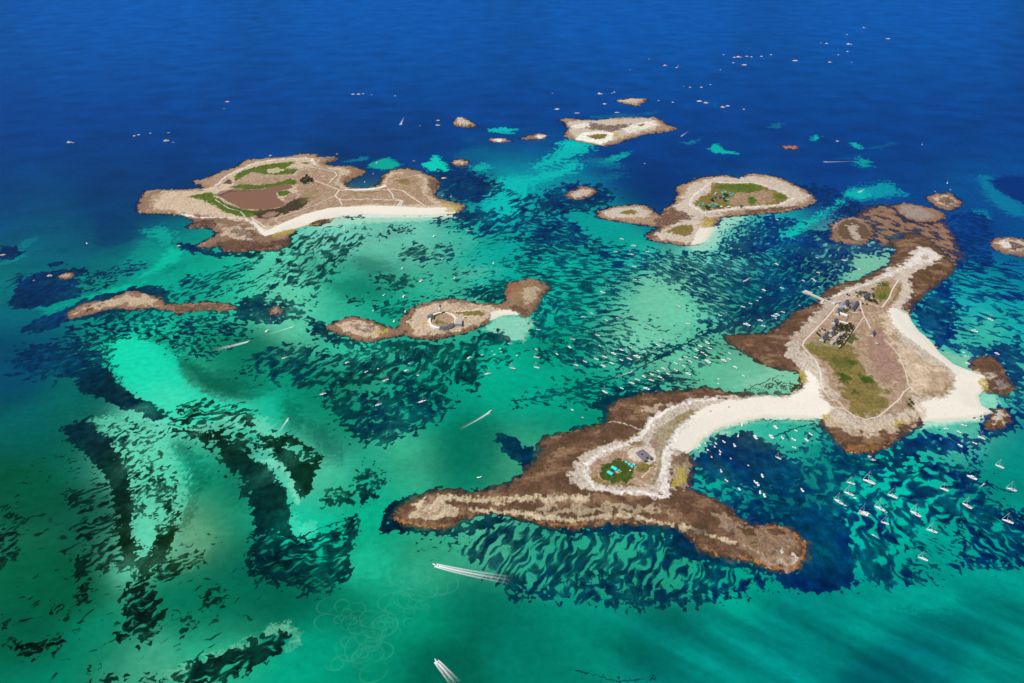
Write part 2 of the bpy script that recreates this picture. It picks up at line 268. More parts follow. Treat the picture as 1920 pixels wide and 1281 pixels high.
('main','p',"1237,850 1241,850 1238,890 1226,915 1222,912 1232,885",'olive',.7,2,1,.1),
('main','p',"1219,840 1222,828 1235,833 1232,848 1222,846",'lilac',1,3,2,.1),
('main','p',"1258,860 1275,852 1297,855 1296,885 1293,908 1284,917 1262,915 1256,900",'tan',.5,4,8,.8),
('main','p',"1262,858 1292,850 1297,865 1275,875 1262,870",'brown',.7,4,6,1),
('main','p',"1270,880 1285,878 1288,895 1275,918 1258,920 1254,910 1268,900",'yellow',.9,4,5,.6),
('main','p',"1497,694 1508,700 1512,716 1505,722 1498,712",'yellow',.85,4,4,.6),
('main','p',"1640,795 1690,780 1728,765 1732,785 1706,800 1665,815 1620,818 1580,812 1545,795 1540,780 1570,790 1600,806",'tan',.8,6,8,1),
('main','p',"1672,792 1690,788 1698,795 1680,802",'yellow',.8,4,5,.6),
('main','p',"1540,780 1555,776 1560,785 1545,792",'yellow',.8,4,4,.6),
('main','p',"1834,712 1845,712 1852,722 1848,735 1838,728",'yellow',.9,4,3,.5),
('main','p',"1828,694 1832,685 1860,675 1880,695 1890,730 1870,735 1852,725 1846,706",'brown',.9,5,7,.9),
('main','p',"1848,703 1862,700 1868,712 1855,716",'pale',.9,4,4,.8),
('main','p',"1862,730 1870,718 1882,712 1888,728 1875,736",'grey',.7,4,6,.9),
('main','p',"765,968 785,948 825,933 850,943 852,962 838,978 800,984 775,978",'cream',.85,5,8,.7),
('main','p',"785,965 800,950 830,945 840,960 820,972 800,976",'heath',.8,6,10,.9),
('main','l',"835,935 880,940 930,942 980,938 1040,940 1100,938",'cream',.9,13,9,.8),
('main','l',"870,940 920,938 950,942",'yellow',.4,5,5,.5),
('main','l',"880,958 960,962 1030,974 1080,978 1130,970 1200,972 1250,985 1290,992 1330,1008 1375,1022",'cream',.85,8,7,.8),
('main','p',"960,962 1040,955 1120,950 1200,955 1260,960 1200,966 1120,966 1040,968",'cream',.5,6,10,.8),
('main','p',"1385,1002 1425,992 1462,992 1492,1010 1504,1030 1488,1055 1450,1060 1405,1045 1375,1025",'heath',.6,7,12,.8),
('main','p',"1430,1050 1470,1052 1495,1045 1488,1060 1465,1066 1435,1060",'pale',.5,4,8,.8),
('main','p',"1460,1032 1472,1032 1468,1040 1458,1040",'white',.9,3,4,.8),
('main','p',"1485,1045 1498,1044 1495,1052 1486,1052",'white',.9,3,4,.8),
('main','l',"1442,990 1474,993 1492,1005 1509,1026 1508,1040 1500,1054 1487,1066 1474,1069 1440,1061 1418,1052",'orange',.95,4.5,4,.8),
('main','l',"1318,1029 1332,1034 1346,1042",'orange',.9,3.5,3,.8),
('main','l',"1390,1046 1410,1052 1430,1060",'orange',.7,3.5,4,.8),
('main','l',"965,968 985,974 1010,981 1035,985 1070,986 1100,983",'orange',.8,4,4,.8),
('main','l',"745,974 760,980 790,986 815,989 840,985",'orange',.8,4,4,.8),
('main','p',"1292,985 1320,985 1345,1005 1340,1020 1310,1012 1296,1000",'marsh',.8,6,8,.6),
('main','p',"1340,960 1380,978 1420,990 1385,1000 1350,985 1325,965",'tan',.35,7,10,.7),
('main','p',"1510,672 1530,690 1545,705 1560,735 1585,752 1565,756 1548,742 1538,715 1520,690",'pale',.6,6,8,.3),
('main','p',"1700,660 1725,675 1750,690 1735,692 1705,675",'olive',.35,6,8,.2),
('main','p',"1740,700 1775,700 1782,720 1760,738 1735,735",'heath',.6,7,9,.2),
('main','l',"1136,790 1165,796 1195,808 1203,812",'pale',.95,2.5,2,.3),
('main','p',"1205,767 1230,760 1245,763 1230,775 1210,778",'tan',.7,5,8,.8),
('main','l',"1000,872 1020,850 1060,825 1100,810 1130,802",'marsh',.7,14,8,.6),
('main','l',"1145,765 1170,752 1210,742 1300,735",'marsh',.7,7,4,.5),
('main','p',"1358,740 1380,732 1430,738 1440,742 1420,746 1380,746",'marsh',.7,4,6,.8),
('main','l',"1440,715 1420,722 1390,727 1365,733",'dbrown',.9,2.5,3,.8),
('main','p',"1440,722 1480,715 1500,722 1490,735 1450,741",'marsh',.5,5,10,.9),
('main','l',"1575,568 1552,597 1526,624 1506,645 1504,653 1514,665 1528,678 1537,698 1539,725 1545,738",'path',1,2.6,0,0),
('main','l',"1612,568 1613,580 1619,596 1625,607 1631,620",'path',1,2.6,0,0),
('main','l',"1618,599 1605,619 1584,641 1572,655",'path',.9,1.8,0,0),
('main','l',"1684,528 1672,547 1667,561 1653,580",'path',1,2.8,0,0),
('main','l',"1653,580 1635,575 1617,572",'path',.8,2,0,0),
('main','l',"1597,590 1615,591",'path',.9,1.8,0,0),
('main','l',"1657,640 1672,655 1685,672 1697,702 1702,727 1706,731 1716,741 1727,750",'path',.75,2.2,0,0),
('main','l',"1704,731 1693,740 1686,752 1665,770 1645,786 1622,791 1600,784 1582,771 1570,768",'path',.95,2.2,0,0),
('main','l',"1582,771 1572,757 1555,752 1543,735",'path',.8,2,0,0),
('main','l',"1575,655 1545,650 1520,640",'path',.5,1.6,0,0),
]
# ---- the sea: clear-bottom colour at surveyed points, haze and sky reflection painted into far rows
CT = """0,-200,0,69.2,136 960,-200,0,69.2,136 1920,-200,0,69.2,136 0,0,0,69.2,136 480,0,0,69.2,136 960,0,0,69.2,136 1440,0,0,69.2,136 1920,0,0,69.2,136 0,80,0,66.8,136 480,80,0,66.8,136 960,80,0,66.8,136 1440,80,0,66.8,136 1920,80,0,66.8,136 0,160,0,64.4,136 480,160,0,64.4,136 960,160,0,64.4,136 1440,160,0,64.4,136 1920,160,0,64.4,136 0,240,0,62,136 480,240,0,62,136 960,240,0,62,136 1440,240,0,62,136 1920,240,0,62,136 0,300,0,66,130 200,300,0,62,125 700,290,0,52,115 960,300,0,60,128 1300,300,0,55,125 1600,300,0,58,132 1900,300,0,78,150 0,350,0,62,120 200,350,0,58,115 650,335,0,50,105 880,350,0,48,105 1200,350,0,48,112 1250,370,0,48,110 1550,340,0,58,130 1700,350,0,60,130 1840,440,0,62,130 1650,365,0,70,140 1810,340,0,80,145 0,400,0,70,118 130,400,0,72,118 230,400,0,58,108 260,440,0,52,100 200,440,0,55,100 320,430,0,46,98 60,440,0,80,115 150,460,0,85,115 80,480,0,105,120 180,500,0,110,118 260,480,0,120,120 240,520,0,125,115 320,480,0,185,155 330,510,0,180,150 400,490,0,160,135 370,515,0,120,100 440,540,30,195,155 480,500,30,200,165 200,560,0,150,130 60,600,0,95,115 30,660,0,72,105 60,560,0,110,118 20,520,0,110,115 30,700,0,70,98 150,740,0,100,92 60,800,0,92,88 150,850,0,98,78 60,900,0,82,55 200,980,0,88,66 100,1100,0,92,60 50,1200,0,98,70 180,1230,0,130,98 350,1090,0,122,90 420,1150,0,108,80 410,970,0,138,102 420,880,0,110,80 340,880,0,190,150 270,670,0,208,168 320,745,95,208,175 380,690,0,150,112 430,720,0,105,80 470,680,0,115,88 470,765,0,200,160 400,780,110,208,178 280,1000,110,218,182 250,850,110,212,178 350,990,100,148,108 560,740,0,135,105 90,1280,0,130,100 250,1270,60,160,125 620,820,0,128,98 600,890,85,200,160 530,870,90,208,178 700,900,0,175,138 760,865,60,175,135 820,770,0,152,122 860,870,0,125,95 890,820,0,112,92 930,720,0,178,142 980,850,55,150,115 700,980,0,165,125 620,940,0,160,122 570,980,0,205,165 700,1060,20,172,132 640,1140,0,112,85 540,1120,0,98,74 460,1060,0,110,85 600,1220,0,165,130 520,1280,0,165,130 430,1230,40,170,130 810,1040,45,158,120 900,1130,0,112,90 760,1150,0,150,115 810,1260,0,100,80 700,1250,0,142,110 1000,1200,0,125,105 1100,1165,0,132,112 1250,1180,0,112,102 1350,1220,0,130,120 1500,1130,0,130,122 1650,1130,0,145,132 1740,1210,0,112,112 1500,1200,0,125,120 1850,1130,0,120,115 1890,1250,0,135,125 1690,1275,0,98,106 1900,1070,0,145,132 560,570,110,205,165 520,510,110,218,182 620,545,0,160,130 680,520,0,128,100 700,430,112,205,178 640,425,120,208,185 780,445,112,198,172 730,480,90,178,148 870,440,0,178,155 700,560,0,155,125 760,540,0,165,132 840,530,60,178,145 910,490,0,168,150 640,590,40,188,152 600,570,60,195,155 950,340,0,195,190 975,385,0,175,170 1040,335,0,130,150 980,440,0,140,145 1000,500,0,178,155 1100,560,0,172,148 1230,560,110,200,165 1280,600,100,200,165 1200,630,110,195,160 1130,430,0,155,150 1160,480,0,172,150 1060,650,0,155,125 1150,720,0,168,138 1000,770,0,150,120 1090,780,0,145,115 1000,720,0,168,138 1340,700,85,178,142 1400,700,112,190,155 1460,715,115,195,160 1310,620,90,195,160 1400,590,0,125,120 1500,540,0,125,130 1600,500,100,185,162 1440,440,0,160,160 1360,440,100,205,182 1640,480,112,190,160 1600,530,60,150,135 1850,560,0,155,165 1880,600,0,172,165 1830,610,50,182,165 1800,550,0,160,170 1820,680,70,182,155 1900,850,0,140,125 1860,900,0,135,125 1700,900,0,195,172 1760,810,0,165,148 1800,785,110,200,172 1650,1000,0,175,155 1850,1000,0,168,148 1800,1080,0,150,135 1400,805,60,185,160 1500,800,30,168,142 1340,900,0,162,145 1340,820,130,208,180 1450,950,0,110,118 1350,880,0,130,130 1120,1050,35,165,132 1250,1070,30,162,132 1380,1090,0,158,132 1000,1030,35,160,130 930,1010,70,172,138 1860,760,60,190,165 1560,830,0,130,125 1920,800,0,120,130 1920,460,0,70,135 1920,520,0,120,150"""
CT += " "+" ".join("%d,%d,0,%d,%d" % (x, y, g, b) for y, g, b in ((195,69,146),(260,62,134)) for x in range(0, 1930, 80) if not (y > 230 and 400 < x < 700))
CT += " 180,340,0,58,118 330,320,0,52,112 240,370,0,56,112 60,370,0,66,118 640,280,0,54,118 720,260,0,52,115 820,260,0,54,118"
CT += " "+" ".join("%d,%d,%d,%d,%d" % (x, y, r, g, b) for y, r, g, b in ((-40,0,90,178),(20,0,89,175),(75,0,85,168),(135,0,78,157)) for x in range(0, 1930, 75))  # far sea: haze and sky reflection painted in as brighter blue
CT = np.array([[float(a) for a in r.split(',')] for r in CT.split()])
CWD = """0,300,0,40,90 960,300,0,42,98 1920,300,0,48,112 300,450,0,38,85 900,450,0,48,88 1150,420,0,42,92 1500,450,0,48,105 1920,480,0,50,118 100,550,0,42,85 350,600,0,46,68 550,620,0,52,68 700,450,10,68,62 600,500,0,55,58 900,560,0,66,72 1100,600,0,70,86 1300,550,0,64,90 1450,580,0,46,86 1850,600,0,48,112 60,680,0,48,85 200,760,0,40,56 250,900,4,42,34 300,1000,10,42,18 100,1000,0,24,22 60,1200,3,14,8 250,1180,2,28,22 420,1250,0,30,28 420,820,8,38,18 480,900,0,46,50 560,880,8,52,24 560,1040,0,40,50 650,700,0,52,60 760,790,0,50,68 860,680,0,58,60 940,840,0,38,68 1100,680,0,68,80 1250,680,0,62,76 1130,770,0,40,66 1000,760,0,64,76 740,960,0,30,48 900,1060,0,42,60 1050,1080,0,48,72 1250,1050,0,44,76 1400,870,0,50,92 1500,1050,0,34,86 1650,950,0,38,86 1850,950,0,38,86 1850,800,0,44,100 1750,600,0,44,98 1700,1070,0,38,82 1520,890,0,66,100 1500,850,0,70,100 1560,920,0,56,96 1380,850,0,40,90 1330,890,0,50,92 1450,728,62,64,40 1480,730,62,60,38 1400,738,40,62,44"""
CWD = np.array([[float(a) for a in r.split(',')] for r in CWD.split()])
def rbf(T, gx, gy, s):
    num = np.zeros(gx.shape+(3,)); den = np.zeros(gx.shape)
    for r in T:
        d2 = (gx-r[0])**2+((gy-r[1])*1.15)**2
        w = np.exp(-d2/(2*s*s))+.004*np.exp(-d2/(2*(3*s)**2))+1e-6/(1+d2/1e4)
        num += w[...,None]*lin(r[2:5]); den += w
    return num/den[...,None]
_gx, _gy = np.meshgrid(np.arange(-408, 2337, 12.), np.arange(-210, 1500, 12.))
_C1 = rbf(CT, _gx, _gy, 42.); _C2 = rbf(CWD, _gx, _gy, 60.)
def look(C, px, py):
    u = np.clip((px+408)/12., 0, C.shape[1]-1.001); v = np.clip((py+210)/12., 0, C.shape[0]-1.001)
    i = u.astype(int); j = v.astype(int); a = (u-i)[...,None]; b = (v-j)[...,None]
    return (C[j,i]*(1-a)+C[j,i+1]*a)*(1-b)+(C[j+1,i]*(1-a)+C[j+1,i+1]*a)*b
# tints of the bottom: (poly, rgb, alpha, softness px, ragged px)
TI = [
("690,310 705,301 720,297 732,297 752,309 735,317 720,319 703,316",(0,170,150),1,5,2),
("791,310 807,301 812,290 825,294 827,302 846,317 840,323 820,324 800,318",(0,205,182),1,3,2),
("915,242 930,241 947,239 971,244 960,249 930,250",(0,190,185),.95,3,3),
("641,304 660,299 680,294 692,293 690,299 670,303",(0,130,155),.8,4,2),
("870,258 885,256 893,262 880,268 868,266",(0,85,140),.7,6,2),
("850,292 880,278 915,276 920,290 900,300 870,300",(0,100,140),.6,9,3),
("880,316 900,308 915,306 920,316 900,322",(0,180,170),.85,4,5),
("1055,272 1085,266 1112,273 1105,285 1080,291 1060,300 1030,312 995,320 1015,302 1040,285",(0,185,178),.95,5,7),
("1040,268 1070,262 1110,270 1090,276 1060,276",(0,200,190),.8,5,5),
("1125,303 1150,292 1180,283 1176,292 1150,303 1130,309",(0,165,162),.95,4,3),
("1090,300 1120,295 1150,300 1170,315 1140,315 1110,308",(0,120,150),.7,7,5),
("1325,278 1345,270 1357,281 1385,287 1380,289 1340,286",(0,180,172),.95,3,2),
("1280,268 1310,262 1320,256 1312,264 1290,272",(0,130,160),.8,4,3),
("1522,262 1530,252 1537,257 1530,265",(0,185,180),.95,3,2),
("1593,270 1605,266 1611,272 1618,280 1600,276",(0,180,178),.9,3,2),
("1605,310 1612,292 1622,298 1633,304 1624,315 1612,313",(0,160,160),.9,4,4),
("1615,278 1650,272 1680,266 1675,272 1640,279",(0,105,160),.6,5,3),
("1440,240 1455,230 1468,232 1460,240",(0,120,150),.7,5,3),
("1560,300 1600,292 1630,286 1600,300",(0,85,145),.6,6,3),
("1335,190 1350,195 1345,202 1335,200",(0,95,155),.6,4,3),
("1195,216 1225,210 1240,208 1215,216",(0,120,165),.6,4,3),
("1205,222 1160,220 1110,222 1115,218 1180,215",(0,140,160),.4,5,4),
("1580,358 1600,354 1640,345 1672,341 1680,355 1705,368 1680,366 1655,371 1620,376 1595,370",(0,150,168),.95,5,5),
("1582,362 1600,356 1630,358 1625,374 1600,372",(0,185,180),.9,5,4),
("1458,447 1480,433 1530,405 1565,385 1585,368 1585,378 1550,402 1512,425 1488,446",(0,190,178),.95,4,4),
("1832,330 1860,330 1872,356 1900,372 1920,384 1925,410 1895,402 1870,388 1850,370",(0,125,162),.85,9,4),
("1830,395 1850,395 1855,410 1835,412",(0,150,170),.7,6,6),
("1852,338 1885,330 1930,328 1930,386 1905,376 1880,362 1860,350",(0,48,120),.95,5,3),
("920,352 932,338 960,330 990,332 1020,322 1050,315 1075,300 1095,305 1070,325 1030,338 1000,348 985,365 978,400 955,415 925,412 900,400 915,375",(0,190,182),.9,9,7),
("985,350 1040,335 1090,338 1070,350 1020,356 1000,368",(0,140,155),.6,9,8),
("1100,345 1130,330 1170,322 1160,332 1130,342",(0,120,150),.6,7,7),
("1128,365 1140,360 1142,375 1130,372",(0,160,165),.8,4,4),
("1075,400 1100,398 1120,412 1145,420 1165,435 1150,447 1110,440 1085,425",(0,155,148),.8,8,3),
("250,433 285,430 300,424 312,424 308,432 326,437 330,447 312,462 298,452 282,440",(0,165,150),.9,5,4),
("265,452 285,448 300,458 320,462 330,475 300,490 260,500 220,505 245,480",(0,165,145),.4,12,4),
("345,445 370,435 372,442 350,450",(0,140,140),.8,4,3),
("30,480 35,460 60,447 72,445 50,458 40,478 20,490",(0,145,145),.55,8,4),
("0,490 20,489 40,478 45,484 20,494 0,497",(0,150,150),.5,5,4),
("60,575 100,570 150,560 200,552 230,550 180,565 130,575 90,590",(0,160,140),.7,7,4),
("230,545 280,555 320,545 315,530 290,520 270,505 240,510 150,520 150,540 190,550",(0,175,148),.25,9,6),
("205,640 260,635 300,645 340,680 350,720 320,745 280,745 240,720 215,690 205,660",(0,215,172),.55,16,3),
("280,720 330,725 360,760 330,790 300,770",(110,215,182),.7,14,4),
("300,640 330,655 380,690 370,700 330,685 300,660",(0,120,90),.6,14,4),
("355,680 400,705 450,715 480,725 440,735 395,730 370,710",(0,95,70),.75,14,4),
("320,825 350,830 375,860 400,900 380,920 360,900 345,870 325,850",(0,85,62),.65,16,4),
("345,890 360,930 350,960 330,990 345,1000 365,960 370,920",(0,82,58),.55,10,4),
("130,765 180,770 240,785 270,790 290,805 270,810 230,795 180,790",(0,80,64),.5,10,4),
("430,870 460,880 480,900 470,960 440,940 425,900",(0,110,84),.5,16,4),
("530,745 560,760 570,800 550,810 530,780",(0,95,75),.6,14,4),
("570,790 610,800 640,840 640,870 600,850",(0,85,72),.5,16,4),
("860,770 930,800 960,840 920,880 850,880 830,840 840,800",(0,105,85),.45,26,4),
("540,975 552,960 560,975 570,1000 590,1008 560,1010 545,1000",(60,215,175),.9,5,2),
("480,860 500,870 530,880 545,910 552,940 562,945 560,915 540,880 515,860",(120,215,180),.9,4,2),
("560,985 620,980 660,968 700,950 680,980 600,1000",(0,190,150),.5,8,3),
("640,1050 700,1020 740,1040 720,1080 660,1090",(30,195,150),.5,20,4),
("500,1175 540,1170 560,1185 562,1205 540,1215 555,1190 520,1185 490,1195",(110,200,160),.7,6,3),
("270,1275 330,1255 380,1235 450,1205 480,1195 480,1210 420,1235 350,1262",(110,195,155),.6,6,4),
("330,1000 370,985 400,1000 390,1040 350,1070 320,1060",(95,165,125),.5,16,4),
("860,505 900,500 940,505 900,520 850,520",(110,200,165),.3,12,5),
("660,480 720,490 740,510 700,515 670,500",(20,105,90),.5,14,5),
("560,480 600,470 590,510 560,520",(0,130,105),.4,12,5),
("600,530 680,520 740,545 720,560 640,560",(0,118,95),.55,18,5),
("1345,412 1352,405 1380,404 1402,402 1398,410 1372,425 1355,440 1352,455 1335,468 1305,474 1288,464 1300,460 1322,455 1332,440 1339,426",(150,215,192),1,6,1),
("1330,430 1345,412 1352,412 1342,432 1328,450 1322,456 1322,448",(215,230,210),.9,6,1),
("600,418 642,407 700,406 800,406 850,402 862,400 855,410 780,415 700,418 640,422 600,428",(175,222,200),.8,8,1),
("640,403 700,402 800,404 850,400 850,406 780,408 700,408 642,409",(225,235,220),.9,3,0),
("1300,842 1318,822 1350,802 1385,791 1440,781 1515,784 1537,788 1530,800 1480,794 1440,792 1400,800 1360,815 1335,832 1315,850",(150,215,188),.95,7,1),
("1300,840 1318,820 1350,800 1385,789 1440,779 1515,782 1530,786 1515,788 1440,786 1388,797 1355,808 1325,826 1306,843",(225,228,208),.95,3,0),
("1728,792 1765,786 1815,783 1855,778 1850,788 1815,792 1765,798 1720,805",(185,225,202),.95,6,1),
("1728,790 1765,786 1815,783 1858,773 1855,780 1815,788 1765,792",(225,232,215),.8,3,0),
("1830,742 1845,735 1865,742 1875,755 1870,765 1860,772 1845,765 1835,758",(140,215,190),1,5,1),
("1760,662 1787,680 1820,694 1826,678 1815,668 1790,665 1762,655",(130,195,165),.9,6,2),
("930,592 960,592 985,596 1005,600 1000,612 980,640 950,640 925,625 905,618 925,603",(140,212,185),.95,6,2),
("1440,690 1470,692 1497,698 1502,712 1497,728 1470,738 1440,730 1400,725 1380,725 1400,712 1425,708",(128,200,165),.9,7,2),
("1590,480 1620,475 1650,474 1668,482 1665,498 1640,510 1612,522 1580,530 1572,528 1590,510 1598,495",(125,195,165),.8,7,4),
("1200,520 1215,510 1240,525 1290,560 1300,600 1260,640 1200,645 1190,620 1200,580",(115,205,170),.55,9,5),
("1250,530 1290,520 1340,545 1380,560 1360,575 1310,560 1270,550",(115,200,165),.35,8,6),
("1820,600 1850,585 1870,600 1885,625 1860,640 1835,630 1825,615",(60,190,170),.6,10,4),
("1700,1095 1740,1090 1790,1105 1800,1130 1760,1150 1700,1145 1640,1130",(0,165,148),.6,18,4),
("1840,1065 1880,1072 1920,1088 1920,1100 1870,1085 1835,1075",(0,165,148),.6,6,3),
("1300,900 1310,885 1330,880 1345,892 1360,905 1340,915 1310,912",(0,170,150),.8,6,4),
("1780,800 1830,810 1830,845 1800,850 1760,830",(0,110,120),0,8,4),
]
TI += [("1298,852 1320,822 1350,803 1400,792 1440,786 1530,790 1548,806 1540,830 1490,838 1460,828 1428,814 1400,808 1350,814 1320,846",(45,182,155),.75,6,2),
("150,560 200,545 240,530 290,500 308,478 320,462 345,470 330,492 300,517 260,537 210,552 170,562",(0,198,162),.75,9,3),
("232,530 270,520 320,495 340,500 300,520 250,535",(0,112,108),.5,8,3),
("345,500 380,490 400,470 440,478 480,500 450,520 400,530 360,525",(0,175,145),.5,10,3),
("180,398 230,405 262,425 262,445 240,455 187,466 178,430",(0,52,102),.55,8,3),
("258,619 300,632 340,665 370,690 400,715 465,736 500,740 470,752 400,748 362,725 330,690 290,655",(0,98,74),.6,10,3),
("375,700 420,690 480,700 520,725 480,745 420,742 385,725",(0,98,72),.5,10,3),
("560,990 580,975 595,985 590,1002 565,1004",(70,220,180),.8,5,2),
("170,790 200,780 245,785 290,800 315,830 345,890 348,940 330,975 300,1030 262,1035 250,1000 238,950 230,860 205,820",(95,214,174),.75,10,6),
("205,640 260,632 300,645 335,665 330,700 352,722 400,745 470,765 480,790 420,790 330,800 290,780 250,740 215,700 200,670",(20,222,178),.75,12,3),
("395,770 450,775 500,790 540,830 520,850 470,800 430,800",(110,216,182),.75,8,5),
("700,470 760,440 850,430 900,450 860,480 780,500",(90,198,168),.3,12,5)]
